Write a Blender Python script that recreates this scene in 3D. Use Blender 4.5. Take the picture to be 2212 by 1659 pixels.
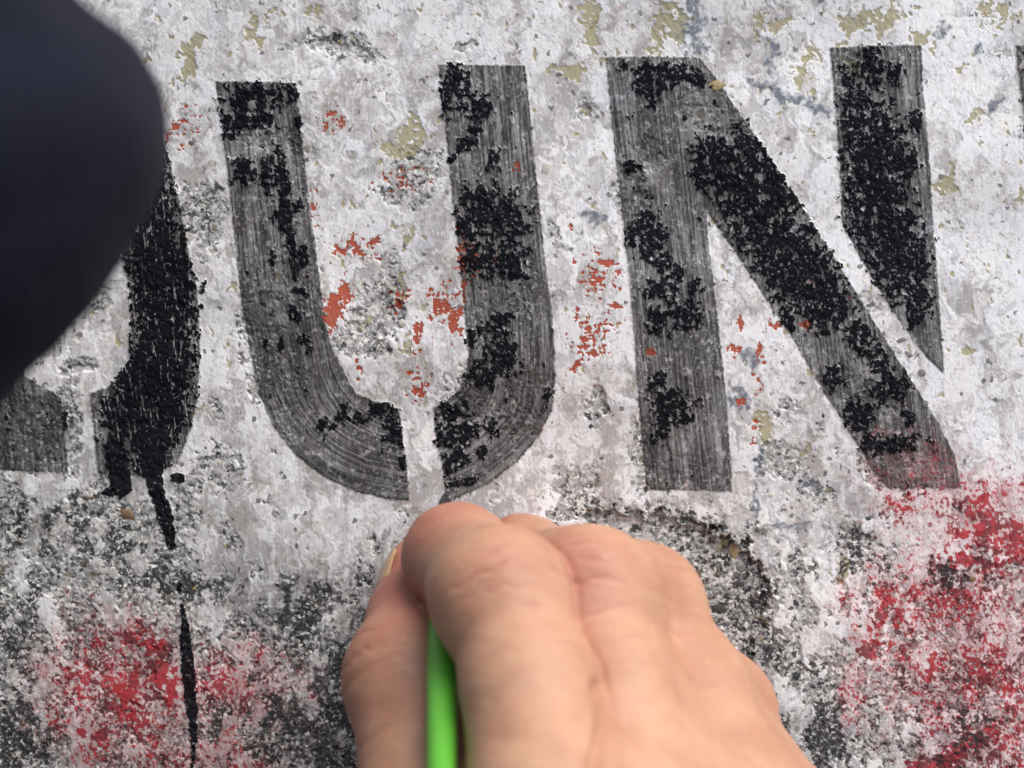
import bpy, bmesh, math, random
import numpy as np
from mathutils import Vector, Matrix

for o in list(bpy.data.objects):
    bpy.data.objects.remove(o)
SC = bpy.context.scene
COL = SC.collection

# ------------------------------------------------------------------ camera, light, exposure
D = 0.344                       # metres from the lens to the wall
cam = bpy.data.cameras.new('camera')
cam.lens = 70
cam.sensor_width = 36
cam.clip_start = 0.01
cam.clip_end = 200
cam.dof.use_dof = True
cam.dof.focus_distance = D - 0.004
cam.dof.aperture_fstop = 12
camo = bpy.data.objects.new('camera', cam)
camo.location = (0, -D, 0)
camo.rotation_euler = (math.radians(90), 0, 0)
COL.objects.link(camo)
SC.camera = camo

SUN_EL, SUN_AZ = math.radians(56), math.radians(138)     # azimuth clockwise from +y (the wall's far side)
world = bpy.data.worlds.new('World')
SC.world = world
world.use_nodes = True
wn = world.node_tree.nodes
sky = wn.new('ShaderNodeTexSky')
sky.sky_type = 'NISHITA'
sky.sun_disc = False
sky.sun_elevation = SUN_EL
sky.sun_rotation = SUN_AZ
sky.air_density = 1.0
sky.dust_density = 3.2
sky.ozone_density = 1.0
world.node_tree.links.new(sky.outputs[0], wn['Background'].inputs[0])
wn['Background'].inputs[1].default_value = 0.12
sd = bpy.data.lights.new('sun', 'SUN')
sd.energy = 1.35
sd.angle = math.radians(42)
sd.color = (1.0, 0.972, 0.935)
so = bpy.data.objects.new('sun', sd)
sdir = Vector((math.sin(SUN_AZ) * math.cos(SUN_EL), math.cos(SUN_AZ) * math.cos(SUN_EL), math.sin(SUN_EL)))
so.rotation_euler = (-sdir).to_track_quat('-Z', 'Y').to_euler()
so.location = sdir * 5
COL.objects.link(so)
SC.view_settings.view_transform = 'Standard'
SC.view_settings.look = 'None'
SC.view_settings.gamma = 1
SC.view_settings.exposure = 0.70
SC.view_settings.use_curve_mapping = False

# ------------------------------------------------------------------ helpers
PX = D * 36 / 70 / 2212         # metres on the wall for one unit of the drawing grid (2212 x 1659)
F32 = np.float32

def wall_xz(u, v):
    return (u - 1106) * PX, (829.5 - v) * PX

def P(u, v, h):                 # a point h metres in front of the wall
    k = PX * (D - h) / D
    return np.array([(u - 1106) * k, -h, (829.5 - v) * k])

def tag(o, label=None, cat=None, group=None, kind=None):
    if label: o['label'] = label
    if cat: o['category'] = cat
    if group: o['group'] = group
    if kind: o['kind'] = kind
    return o

def link(name, me, parent=None, mat=None):
    o = bpy.data.objects.new(name, me)
    COL.objects.link(o)
    if parent is not None: o.parent = parent
    if mat is not None and me is not None: me.materials.append(mat)
    return o

def empty(name, loc):
    o = bpy.data.objects.new(name, None)
    o.location = loc
    o.empty_display_size = 0.02
    COL.objects.link(o)
    return o

def adopt(child, parent):       # parent, keeping the child where it stands
    child.parent = parent
    child.matrix_parent_inverse = Matrix.Translation(parent.location).inverted()

def mesh_np(name, v, quads, smooth=True):
    me = bpy.data.meshes.new(name)
    n, q = len(v), len(quads)
    me.vertices.add(n)
    me.vertices.foreach_set('co', np.ascontiguousarray(v, F32).ravel())
    me.loops.add(q * 4)
    me.loops.foreach_set('vertex_index', np.ascontiguousarray(quads, np.int32).ravel())
    me.polygons.add(q)
    me.polygons.foreach_set('loop_start', np.arange(0, q * 4, 4, dtype=np.int32))
    me.polygons.foreach_set('loop_total', np.full(q, 4, np.int32))
    me.update(calc_edges=True)
    me.polygons.foreach_set('use_smooth', np.full(q, smooth, bool))
    return me

def sstep(x, a, b):
    t = np.clip((x - a) / (b - a), 0, 1)
    return t * t * (3 - 2 * t)

def _h(ix, iy, seed):
    h = (ix.astype(np.int64) * 374761393 + iy.astype(np.int64) * 668265263 + seed * 144665 + 1013) & 0xFFFFFFFF
    h = ((h ^ (h >> 13)) * 1274126177) & 0xFFFFFFFF
    h = ((h ^ (h >> 16)) * 2246822519) & 0xFFFFFFFF
    return ((h ^ (h >> 15)) & 0xFFFF).astype(F32) / F32(65535)

_ang = np.linspace(0, 2 * np.pi, 65536, endpoint=False)
_COS, _SIN = np.cos(_ang).astype(F32), np.sin(_ang).astype(F32)

def perlin(x, y, seed=0):
    x0 = np.floor(x); y0 = np.floor(y)
    fx = (x - x0).astype(F32); fy = (y - y0).astype(F32)
    ix = x0.astype(np.int64); iy = y0.astype(np.int64)
    sx = fx * fx * fx * (fx * (fx * 6 - 15) + 10); sy = fy * fy * fy * (fy * (fy * 6 - 15) + 10)
    def g(dx, dy):
        a = (_h(ix + dx, iy + dy, seed) * 65535).astype(np.int32)
        return _COS[a] * (fx - dx) + _SIN[a] * (fy - dy)
    a = g(0, 0); a += (g(1, 0) - a) * sx
    b = g(0, 1); b += (g(1, 1) - b) * sx
    return (a + (b - a) * sy) * F32(1.5)

def fbm(x, y, octaves, seed=0, gain=0.5, lac=2.03):
    r = np.zeros(np.broadcast(x, y).shape, F32); a = 1.0
    for k in range(octaves):
        r += F32(a) * perlin(x, y, seed + k * 17)
        x = x * lac + 7.3; y = y * lac - 3.1; a *= gain
    return r

# node helpers
class NT:
    def __init__(self, name):
        self.m = bpy.data.materials.new(name)
        self.m.use_nodes = True
        self.t = self.m.node_tree
        self.p = self.t.nodes['Principled BSDF']
    def n(self, typ, **kw):
        nd = self.t.nodes.new(typ)
        for k, v in kw.items(): setattr(nd, k, v)
        return nd
    def put(self, sock, val):
        if isinstance(val, bpy.types.NodeSocket): self.t.links.new(val, sock)
        elif isinstance(val, tuple) and len(val) == 3 and sock.type == 'RGBA': sock.default_value = (*val, 1)
        else: sock.default_value = val
    def math(self, op, a, b=0.0, c=0.0, clamp=False):
        nd = self.n('ShaderNodeMath', operation=op, use_clamp=clamp)
        self.put(nd.inputs[0], a); self.put(nd.inputs[1], b); self.put(nd.inputs[2], c)
        return nd.outputs[0]
    def mix(self, f, a, b):
        nd = self.n('ShaderNodeMix', data_type='RGBA')
        self.put(nd.inputs[0], f); self.put(nd.inputs[6], a); self.put(nd.inputs[7], b)
        return nd.outputs[2]
    def lerp(self, f, a, b):
        nd = self.n('ShaderNodeMix', data_type='FLOAT')
        self.put(nd.inputs[0], f); self.put(nd.inputs[2], a); self.put(nd.inputs[3], b)
        return nd.outputs[0]
    def ss(self, x, a, b):
        nd = self.n('ShaderNodeMapRange', interpolation_type='SMOOTHSTEP')
        self.put(nd.inputs[0], x); self.put(nd.inputs[1], a); self.put(nd.inputs[2], b)
        return nd.outputs[0]
    def coord(self, scale=(1, 1, 1), rot=(0, 0, 0), kind='Object'):
        c = self.n('ShaderNodeTexCoord'); mp = self.n('ShaderNodeMapping')
        self.t.links.new(c.outputs[kind], mp.inputs[0])
        mp.inputs['Scale'].default_value = scale; mp.inputs['Rotation'].default_value = rot
        return mp.outputs[0]
    def noise(self, vec, scale, detail=3, rough=0.55, dist=0.0):
        nd = self.n('ShaderNodeTexNoise')
        self.put(nd.inputs['Vector'], vec); nd.inputs['Scale'].default_value = scale
        nd.inputs['Detail'].default_value = detail; nd.inputs['Roughness'].default_value = rough
        nd.inputs['Distortion'].default_value = dist
        return nd.outputs[0]
    def attr(self, name):
        nd = self.n('ShaderNodeAttribute', attribute_name=name)
        s = self.n('ShaderNodeSeparateColor')
        self.t.links.new(nd.outputs['Color'], s.inputs[0])
        return s.outputs[0], s.outputs[1], s.outputs[2], nd.outputs['Alpha']
    def bump(self, h, strength, dist):
        nd = self.n('ShaderNodeBump')
        self.put(nd.inputs['Height'], h); nd.inputs['Strength'].default_value = strength
        nd.inputs['Distance'].default_value = dist
        self.t.links.new(nd.outputs[0], self.p.inputs['Normal'])
        return nd

# ------------------------------------------------------------------ ground
def build_ground():
    N = NT('pavement_asphalt')
    c = N.coord()
    a = N.noise(c, 3, 4); b = N.noise(c, 180, 2)
    N.put(N.p.inputs['Base Color'], N.mix(N.math('MULTIPLY', a, b), (0.09, 0.088, 0.085), (0.30, 0.29, 0.27)))
    N.p.inputs['Roughness'].default_value = 0.9
    me = bpy.data.meshes.new('pavement')
    bm = bmesh.new()
    bmesh.ops.create_grid(bm, x_segments=40, y_segments=40, size=60)
    for v in bm.verts:
        v.co.z = -1.15 + 0.01 * math.sin(v.co.x * 0.7) * math.cos(v.co.y * 0.5) * min(1, abs(v.co.x) / 10)
    bm.to_mesh(me); bm.free()
    tag(link('pavement', me, None, N.m), kind='structure')
build_ground()

# ------------------------------------------------------------------ the painted concrete wall
def axis(lo, hi, step, far_lo, far_hi, growth=1.085):
    a = list(np.arange(lo, hi + step, step))
    s, x = step, a[-1]
    while x < far_hi:
        s *= growth; x += s; a.append(min(x, far_hi))
    s, x, pre = step, lo, []
    while x > far_lo:
        s *= growth; x -= s; pre.append(max(x, far_lo))
    return np.array(pre[::-1] + a, np.float64)

UA = axis(-110, 2330, 2.4, -9000, 10500)
VA = axis(-90, 1760, 2.4, -9000, 829.5 + 1.145 / PX)
U, V = np.meshgrid(UA, VA)
U = U.astype(F32); V = V.astype(F32)
SH = U.shape

def crop(u0, u1, v0, v1):
    a, b = np.searchsorted(UA, [u0, u1]); c, d = np.searchsorted(VA, [v0, v1])
    return slice(c, d + 1), slice(a, b + 1)

def field(items, W=None):
    """items: (cu, cv, ru, rv, rot_deg[, weight]) ellipses or ('s', u1, v1, u2, v2, r1, r2) strokes; 1 at the middle, 0 at the rim, below 0 outside"""
    Uw, Vw = W if W else (U, V)
    Fd = np.full(SH, -1.0, F32)
    for it in items:
        if it[0] == 's':
            _, u1, v1, u2, v2, r1, r2 = it
            m = 2.5 * max(r1, r2) + 25
            sl = crop(min(u1, u2) - m, max(u1, u2) + m, min(v1, v2) - m, max(v1, v2) + m)
            x, y = Uw[sl] - u1, Vw[sl] - v1
            dx, dy = u2 - u1, v2 - v1
            t = np.clip((x * dx + y * dy) / (dx * dx + dy * dy + 1e-6), 0, 1)
            f = 1 - np.hypot(x - t * dx, y - t * dy) / (r1 + (r2 - r1) * t)
        else:
            cu, cv, ru, rv, rot = it[:5]
            w = it[5] if len(it) > 5 else 1.0
            m = 2.3 * max(ru, rv) + 25
            sl = crop(cu - m, cu + m, cv - m, cv + m)
            c, s_ = math.cos(math.radians(rot)), math.sin(math.radians(rot))
            x, y = Uw[sl] - cu, Vw[sl] - cv
            f = (1 - np.sqrt(((x * c + y * s_) / ru) ** 2 + ((-x * s_ + y * c) / rv) ** 2)) * w
        Fd[sl] = np.maximum(Fd[sl], f)
    return Fd

def poly_sd(pts, Uw, Vw, m=60):
    pts = np.array(pts, float)
    sl = crop(pts[:, 0].min() - m, pts[:, 0].max() + m, pts[:, 1].min() - m, pts[:, 1].max() + m)
    x, y = Uw[sl], Vw[sl]
    d = np.full(x.shape, 1e9, F32); ins = np.zeros(x.shape, bool)
    for (x1, y1), (x2, y2) in zip(pts, np.roll(pts, -1, 0)):
        dx, dy = x2 - x1, y2 - y1
        t = np.clip(((x - x1) * dx + (y - y1) * dy) / (dx * dx + dy * dy + 1e-9), 0, 1)
        d = np.minimum(d, np.hypot(x - x1 - t * dx, y - y1 - t * dy))
        if abs(dy) > 1e-9:
            c = ((y1 > y) != (y2 > y)) & (x < (x2 - x1) * (y - y1) / dy + x1)
            ins ^= c
    r = np.full(SH, -99.0, F32)
    r[sl] = np.where(ins, d, -d)
    return r

def line_dist(pts):
    d = np.full(SH, 1e9, F32)
    pts = np.array(pts, float)
    sl = crop(pts[:, 0].min() - 260, pts[:, 0].max() + 260, pts[:, 1].min() - 260, pts[:, 1].max() + 260)
    x, y = U[sl], V[sl]; dd = np.full(x.shape, 1e9, F32)
    for (x1, y1), (x2, y2) in zip(pts[:-1], pts[1:]):
        dx, dy = x2 - x1, y2 - y1
        t = np.clip(((x - x1) * dx + (y - y1) * dy) / (dx * dx + dy * dy), 0, 1)
        dd = np.minimum(dd, np.hypot(x - x1 - t * dx, y - y1 - t * dy))
    d[sl] = dd
    return d

# shared noises
nA = fbm(U / 46, V / 46, 4, 11); nB = fbm(U / 46, V / 46, 4, 71)
nS = fbm(U / 11, V / 11, 3, 31); nS2 = fbm(U / 11, V / 11, 3, 91)
nF = fbm(U / 5.5, V / 5.5, 2, 131)
nM = fbm(U / 22, V / 22, 4, 151, gain=0.6)
nL = fbm(U / 190, V / 190, 3, 171)
WP = (U + 14 * nA + 4 * nS, V + 14 * nB + 4 * nS2)      # ragged flake edges
WS = (U + 2.0 * nS + 1.2 * nF, V + 2.0 * nS2 + 1.2 * nF)    # nearly clean stencil edges

# --- letters
LET_O = [(133, 858), (147, 1022), (0, 1016), (-60, 985), (-100, 900), (-122, 760), (-126, 560), (-112, 380), (-80, 270), (-20, 205),
         (70, 190), (160, 190), (250, 205), (310, 245), (347, 293), (367, 350), (387, 433), (404, 520), (424, 610), (432, 700), (432, 800), (426, 870), (415, 925), (385, 1000),
         (328, 1028), (211, 1024), (193, 850), (233, 836), (267, 803), (283, 766), (284, 653), (268, 560), (250, 470), (220, 390), (170, 350),
         (100, 345), (50, 370), (25, 450), (22, 600), (30, 740), (57, 813), (100, 838)]
U_OUT = [(466, 176), (482, 300), (497, 420), (512, 560), (524, 660), (540, 760), (560, 850), (592, 922), (640, 985), (700, 1031), (770, 1063), (850, 1081)]
U_OUT2 = [(966, 1086), (1054, 1047), (1120, 996), (1164, 944), (1192, 888), (1200, 820), (1194, 686), (1177, 553), (1160, 390), (1145, 240), (1135, 142)]
LET_UL = U_OUT + [(884, 1081), (880, 1003), (870, 953), (863, 884), (818, 868), (770, 850), (742, 800), (715, 740), (700, 660), (685, 560), (668, 420), (652, 290), (640, 180), (560, 178)]
LET_UR = U_OUT2 + [(1040, 141), (946, 139), (962, 280), (977, 430), (992, 553), (1003, 670), (1012, 766), (1003, 828), (970, 862), (937, 880), (940, 943), (954, 1003)]
LET_NL = [(1309, 121), (1420, 121), (1514, 123), (1546, 166), (1650, 322), (1795, 545), (1875, 673), (1958, 806), (2022, 906), (2062, 983), (2077, 1055),
          (1922, 1056), (1892, 1030), (1842, 946), (1775, 840), (1708, 726), (1655, 648), (1595, 556), (1526, 455), (1534, 553), (1552, 703), (1572, 886), (1583, 1063),
          (1397, 1059), (1380, 880), (1362, 650), (1340, 430), (1322, 270)]
LET_NR = [(1792, 102), (1890, 99), (1990, 98), (1993, 200), (2006, 333), (2022, 553), (2038, 786), (2037, 808), (2002, 776), (1958, 716), (1908, 643), (1855, 553), (1818, 480), (1811, 333), (1802, 217)]
LET_I = [(2194, 97), (2290, 95), (2385, 93), (2400, 300), (2440, 700), (2478, 1055), (2285, 1058), (2262, 800), (2232, 470), (2208, 240)]
sdO = poly_sd(LET_O, *WS)
sdU = np.maximum(poly_sd(LET_UL, *WS), poly_sd(LET_UR, *WS))
sdN = np.maximum(poly_sd(LET_NL, *WS), poly_sd(LET_NR, *WS))
sdI = poly_sd(LET_I, *WS)
sdL = np.maximum(np.maximum(sdO, sdU), np.maximum(sdN, sdI))
letter = sstep(sdL, -1.6, 1.6)

# --- streaks that the flat brush left
cU = np.minimum(line_dist(U_OUT + [(925, 1090)]), line_dist([(925, 1090)] + U_OUT2))
acr = U - 0.115 * V
streak = fbm(acr / 4.6, V / 150, 2, 301, gain=0.6) + 0.5 * perlin(acr / 26, V / 210, 305)
stU = fbm(cU / 4.6, (U * 0.35 + V) / 150, 2, 311, gain=0.6) + 0.5 * perlin(cU / 26, (V + U) / 210, 315)
streak = np.where(sdU > -4, stU, streak)
del cU, stU

# --- thick black paint
TAR = [(545, 228, 62, 58, 10), (620, 205, 30, 25, 0), (505, 270, 30, 30, 0), (655, 268, 20, 24, 30), (530, 372, 36, 30, 40), (575, 375, 20, 40, 0),
       ('s', 600, 330, 618, 450, 16, 22), (612, 470, 26, 30, 0), (640, 440, 16, 22, 0), ('s', 625, 470, 640, 600, 12, 8), (590, 560, 10, 16, 0), (655, 560, 15, 30, 0), (640, 680, 26, 14, 60), (605, 745, 12, 20, 0), (660, 745, 16, 22, 0), (575, 745, 8, 14, 0), (650, 630, 20, 10, 0),
       ('s', 700, 920, 750, 905, 14, 12), ('s', 800, 890, 860, 880, 18, 20), (850, 930, 22, 40, 0), (780, 900, 22, 14, 0), (745, 885, 14, 20, 30), (870, 1000, 8, 30, 0),
       (985, 180, 36, 46, 0), (1030, 230, 34, 34, 0), (965, 215, 18, 40, 0), ('s', 1048, 245, 1015, 300, 12, 14), ('s', 1015, 300, 965, 350, 16, 8), (1065, 345, 14, 28, 20), (1040, 420, 22, 26, 0),
       (1070, 470, 74, 64, 0), (1040, 560, 48, 46, 0), (1105, 560, 40, 54, 0), (1010, 480, 32, 50, 0), (1010, 440, 24, 40, 0), (1120, 590, 26, 20, 0),
       (1065, 720, 36, 30, 10), (1085, 775, 42, 46, 0), (1045, 810, 34, 38, 20), (1020, 730, 14, 24, 0), (1085, 690, 26, 18, 0),
       (985, 890, 40, 32, 0), (965, 940, 26, 40, 0), (1010, 930, 26, 34, 0), (975, 1010, 18, 30, 0), (1040, 975, 14, 20, 0), (1185, 860, 10, 20, 0), (985, 985, 30, 24, 0), (1005, 1040, 34, 10, -15), (1060, 920, 14, 24, 0),
       (1402, 172, 36, 50, 10), (1440, 160, 40, 30, 0), (1500, 165, 40, 20, 30), (1345, 140, 12, 12, 0), (1405, 215, 20, 25, 0),
       (1405, 510, 38, 66, 0), (1430, 570, 26, 34, 0), (1370, 500, 20, 40, 0), (1430, 625, 40, 30, 0), (1480, 680, 40, 38, 0), (1420, 690, 26, 36, 0), (1500, 620, 16, 20, 0), (1460, 590, 18, 24, 0), (1365, 360, 18, 20, 0, .8),
       (1420, 830, 24, 28, 0), (1450, 870, 44, 34, 0), (1430, 920, 22, 36, 0), (1480, 900, 22, 24, 0), (1415, 945, 14, 16, 0), (1510, 870, 10, 14, 0),
       ('s', 1540, 330, 1620, 430, 46, 66), ('s', 1600, 290, 1690, 420, 26, 50), ('s', 1620, 440, 1740, 600, 76, 82), ('s', 1700, 560, 1790, 670, 74, 54), (1520, 380, 26, 40, -30), (1700, 690, 30, 22, 40),
       (1780, 640, 70, 40, 55), (1860, 730, 44, 34, 55), (1900, 780, 24, 54, -30), (1800, 820, 26, 34, 0), (1855, 900, 38, 44, 0), (1900, 850, 22, 34, 0), (1935, 840, 24, 26, 0), (1960, 820, 16, 22, 0), (1945, 960, 60, 20, -8), (1895, 960, 40, 20, 20), (1880, 970, 30, 16, 0), (1960, 900, 14, 22, 0),
       (1830, 170, 18, 34, 0), (1880, 140, 30, 44, 0), (1890, 170, 20, 30, 0), (1930, 160, 26, 26, 0, .7), ('s', 1850, 220, 1870, 330, 40, 56), ('s', 1890, 300, 1900, 470, 72, 78), ('s', 1910, 470, 1945, 590, 78, 66), ('s', 1945, 590, 1985, 650, 46, 34), (1975, 260, 14, 30, 0), (1960, 350, 26, 30, 0), (1975, 690, 20, 20, 0), (1990, 570, 20, 60, 0),
       ('s', 322, 330, 330, 480, 40, 60), ('s', 335, 520, 352, 700, 72, 76), ('s', 355, 700, 350, 880, 72, 62), ('s', 345, 880, 325, 990, 62, 40), ('s', 290, 800, 300, 920, 40, 60), ('s', 245, 880, 255, 1000, 30, 22), (390, 560, 30, 40, 0), (400, 620, 24, 40, 0), (330, 470, 40, 34, 0), (140, 905, 6, 20, 0),
       (2225, 330, 40, 110, 0), (2260, 600, 60, 240, 0), (2235, 150, 20, 30, 0)]
tf = field(TAR)
inL = sstep(sdL, -9, 3)
tarf = tf * 1.15 + 0.60 * nM + 0.24 * nS + 0.05 * nF + 0.02
gen = fbm(U / 34, V / 44, 4, 401, gain=0.62)
tarf = np.maximum(tarf, (gen - 0.78 + 0.18 * nS) * 1.3)
tar = sstep(tarf, -0.02, 0.16) * sstep(sdL + 7 * nM, -7, 1)
tar *= 1 - sstep(fbm(U / 9, V / 12, 2, 411) + 0.25 * nM - 0.26 * tf, 0.40, 0.54)      # chipped holes in the thick paint

tar *= 1 - .92 * sstep(fbm(U / 19, V / 23, 4, 421, gain=.62) - 0.34 * tf, 0.20, 0.30) * sstep(U, 430, 520)
tar *= 1 - .75 * sstep(fbm(acr / 5, V / 60, 2, 431) + .3 * nM, .42, .6) * sstep(U, 520, 430)
# drips that ran out of the letter
DRIP = [('s', 330, 985, 338, 1062, 26.8, 17.1), ('s', 338, 1055, 360, 1125, 15.9, 18.3), ('s', 360, 1120, 370, 1180, 17.1, 9.8), ('s', 250, 975, 262, 1050, 24.4, 26.8), ('s', 262, 1050, 240, 1066, 24.4, 7.3),
        (385, 1032, 17, 12, 0), (388, 1268, 4.5, 17, 0), ('s', 394, 1310, 400, 1350, 6.1, 7.9), ('s', 400, 1350, 405, 1430, 9.6, 14.9), ('s', 405, 1425, 414, 1520, 15.8, 14.0), ('s', 414, 1515, 420, 1600, 13.2, 7.9), ('s', 420, 1600, 416, 1655, 7.9, 4.4), ('s', 262, 1050, 222, 1066, 19.5, 4.9), (437, 628, 7, 10, 20), (436, 662, 8, 6, 0), (443, 612, 4, 9, 30)]
WD = (U + 3 * nS + 2 * nF, V + 3 * nS2)
df = field(DRIP, WD)
drip = sstep(df + 0.12 * nM, 0.0, 0.16)
tar = np.maximum(tar, drip * np.where(V > 1290, 0.92, 1))

# --- crimson spray, bottom right and bottom left
RR = [(1985, 1020, 150, 120, 20, .55), (2100, 1080, 200, 90, 0, .8), (2120, 1420, 260, 380, 10, .85), (2150, 1600, 200, 200, 0, .9), (2060, 1300, 260, 300, 20, .75), (2130, 1090, 130, 80, 0, .62), (1960, 1430, 190, 200, 0, .55), ('s', 2230, 1190, 2060, 1150, 70, 60), (2100, 1210, 110, 34, 10), (2130, 1130, 130, 60, -8), (1950, 1090, 80, 60, 0, .75), (1990, 990, 50, 60, 0, .45), (2190, 1060, 70, 60, 0, .8), (1905, 1310, 44, 110, 22), (1870, 1400, 50, 60, 0, .9), (1840, 1290, 60, 90, 0, .55),
      (2010, 1330, 150, 170, 20, .75), (2110, 1400, 150, 220, 0, .8), (2010, 1520, 180, 170, 0, .55), (1850, 1480, 60, 120, 10, .6), (2040, 1640, 110, 60, -20, 1.1), (2180, 1560, 60, 160, 0, .6), (2300, 1400, 160, 300, 0, .5)]
RL = [(250, 1510, 260, 230, 20, .95), (510, 1490, 210, 140, 10, .85), (420, 1640, 300, 110, 0, .7), (345, 1440, 48, 90, 10, 1.25), (300, 1375, 70, 50, 25, 1.0), (215, 1400, 70, 100, 0, .62), (180, 1530, 110, 150, 0, .5), (300, 1560, 150, 130, 0, .62), (480, 1460, 90, 90, 0, .6), (465, 1420, 40, 40, 0, .9), (520, 1560, 110, 120, 0, .42), (450, 1620, 80, 90, 0, .6), (285, 1470, 24, 110, 0, .9), (345, 1620, 140, 80, 0, .7), (660, 1460, 60, 80, 0, .35)]
rfR = field(RR, WP); rfL = field(RL, WP)
rf = np.maximum(rfR, rfL)
red_den = np.clip(rf * 1.15, -0.3, 1)
crim = np.clip(0.5 + 1.0 * (red_den * 0.66 + 0.40 * fbm(U / 7, V / 10.5, 3, 501, gain=.75) + 0.28 * nM + 0.26 * fbm(U / 60, V / 95, 3, 505) - 0.47), 0, 1)
SOLID = [(2130, 1145, 70, 14, -12), (2200, 1160, 40, 30, 0), (2090, 1212, 70, 22, 14), (2050, 1225, 40, 10, 0), (2165, 1218, 30, 8, -10), (2150, 1190, 12, 40, 0), (1910, 1310, 13, 42, 20), (1895, 1350, 30, 8, -30), (1870, 1415, 26, 18, 0), (1940, 1330, 12, 20, 0), (1895, 1385, 20, 12, 0), (2010, 1440, 10, 40, 15),
         (345, 1450, 32, 66, 8), (330, 1400, 40, 28, 30), (280, 1380, 30, 18, 20), (290, 1480, 12, 60, 0), (370, 1480, 20, 60, 0), (2050, 1640, 60, 30, -30), (1990, 1655, 50, 22, 0), (2110, 1600, 40, 40, 0, .8), (300, 1560, 14, 40, 0), (215, 1590, 18, 34, 30), (180, 1580, 14, 28, -20)]
crim = np.maximum(crim, sstep(field(SOLID, WD) + 0.55 * nM + .5 * nS, 0.0, 0.5))
pink = sstep(red_den + 0.25 * nM + .15 * fbm(U / 60, V / 95, 3, 505), -0.12, 0.7)

# --- orange red remnants of an older coat
OR = [(720, 670, 26, 60, 0, 1.25), (745, 640, 24, 40, 0, 1.0), (775, 540, 70, 40, 0, .55), (720, 260, 34, 40, 0, .5), (960, 660, 44, 60, 0, .72), (980, 690, 22, 56, 0, .95), (905, 715, 14, 40, 0, 1.0), (860, 650, 26, 36, 35, .8), (905, 830, 26, 70, 0, .42), (1000, 560, 20, 110, 0, .62),
      (1290, 600, 50, 60, 0, .52), (1310, 568, 40, 10, 4, .9), (1270, 730, 44, 80, 0, .52), (1300, 700, 54, 8, 0, .8), (1245, 790, 12, 34, 40, .8), (1290, 740, 22, 14, 0, .8), (1330, 660, 40, 14, 0, .6), (400, 270, 40, 50, 0, .36), (1600, 700, 9, 20, 0, 1.1), (1585, 755, 18, 20, 30, .95), (1642, 760, 12, 40, -12, .6), (1600, 865, 16, 12, 0, .8), (1740, 705, 20, 18, 0, 1.0), (1685, 705, 30, 12, 20, .8), (1640, 820, 14, 40, 0, .4), (1630, 930, 16, 36, 0, .36), (680, 460, 14, 40, 0, .5), (870, 380, 60, 30, 0, .36), (1115, 360, 12, 20, 0, .8), (1060, 560, 40, 12, 0, .6), (1020, 560, 20, 60, 0, .5), (1235, 480, 8, 24, 0, .5), (1400, 760, 20, 16, 0, .7), (365, 290, 10, 20, 0, .7), (1830, 655, 16, 14, 0, .7), (775, 800, 10, 26, 0, .5)]
of = field(OR)
hs = .6 * fbm(U / 26, V / 8, 3, 601, gain=.6) + .6 * fbm(U / 9, V / 24, 3, 607, gain=.6)
orange = sstep(of * 1.0 + 0.56 * hs + 0.34 * nM + 0.2 * nS + 0.14 * nF, 0.33, 0.43) * sstep(of, -0.6, 0.0)

# --- olive ochre flakes of the oldest coat
OL = [(410, 100, 22, 20, 0), (408, 140, 28, 26, 10), (392, 125, 12, 34, 0), (556, 72, 12, 44, -10), (548, 40, 8, 12, 0), (1280, 60, 22, 56, 8), (1276, 20, 30, 22, 0), (1440, 45, 40, 22, 10), (1420, 80, 16, 30, 0), (1475, 60, 22, 44, 0), (1450, 15, 40, 12, 0), (880, 285, 22, 34, 15), (845, 310, 30, 22, -20), (905, 295, 16, 40, 0), (870, 330, 34, 14, 0), (1195, 150, 30, 12, 10), (1240, 155, 24, 16, 0), (1265, 160, 10, 14, 0),
      (860, 600, 10, 26, 10), (870, 640, 16, 14, 0), (882, 515, 10, 26, 20), (883, 748, 14, 18, 0), (1680, 45, 34, 24, 0, .7), (1640, 70, 18, 26, 0), (1900, 40, 60, 34, 0, .4), (1830, 60, 24, 50, 20, .6), (1730, 150, 20, 40, 15), (1765, 110, 12, 24, 0), (1680, 240, 10, 16, 0), (1655, 200, 12, 8, 0), (1750, 283, 7, 12, 0), (2045, 390, 16, 40, 15), (2050, 415, 20, 14, 0), (2110, 245, 26, 12, -20), (1995, 90, 26, 24, 20), (2075, 150, 10, 18, 0), (1640, 905, 24, 16, 30), (1660, 930, 26, 24, 0), (1740, 975, 14, 24, 10), (1810, 1235, 18, 30, 10, .9), (1560, 1170, 14, 26, 20), (430, 880, 5, 22, 20), (1840, 155, 26, 26, 0, .6), (1300, 120, 10, 12, 0), (2150, 30, 50, 24, 0, .4), (1556, 190, 20, 14, 0), (680, 30, 10, 16, 0), (580, 30, 8, 14, 0)]
WO = (U + 20 * nA + 9 * nS, V + 20 * nB + 9 * nS2)
olf = field(OL, WO) + 0.30 * nM + 0.22 * nS
olive = sstep(olf, 0.13, 0.22)
rnd = fbm(U / 30, V / 46, 3, 651, gain=.6)
far_ol = sstep(rnd + 0.2 * nL, 0.83, 0.90) * sstep(V, 1050, 700) * (1 - letter)
olive = np.maximum(olive, far_ol)

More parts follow.
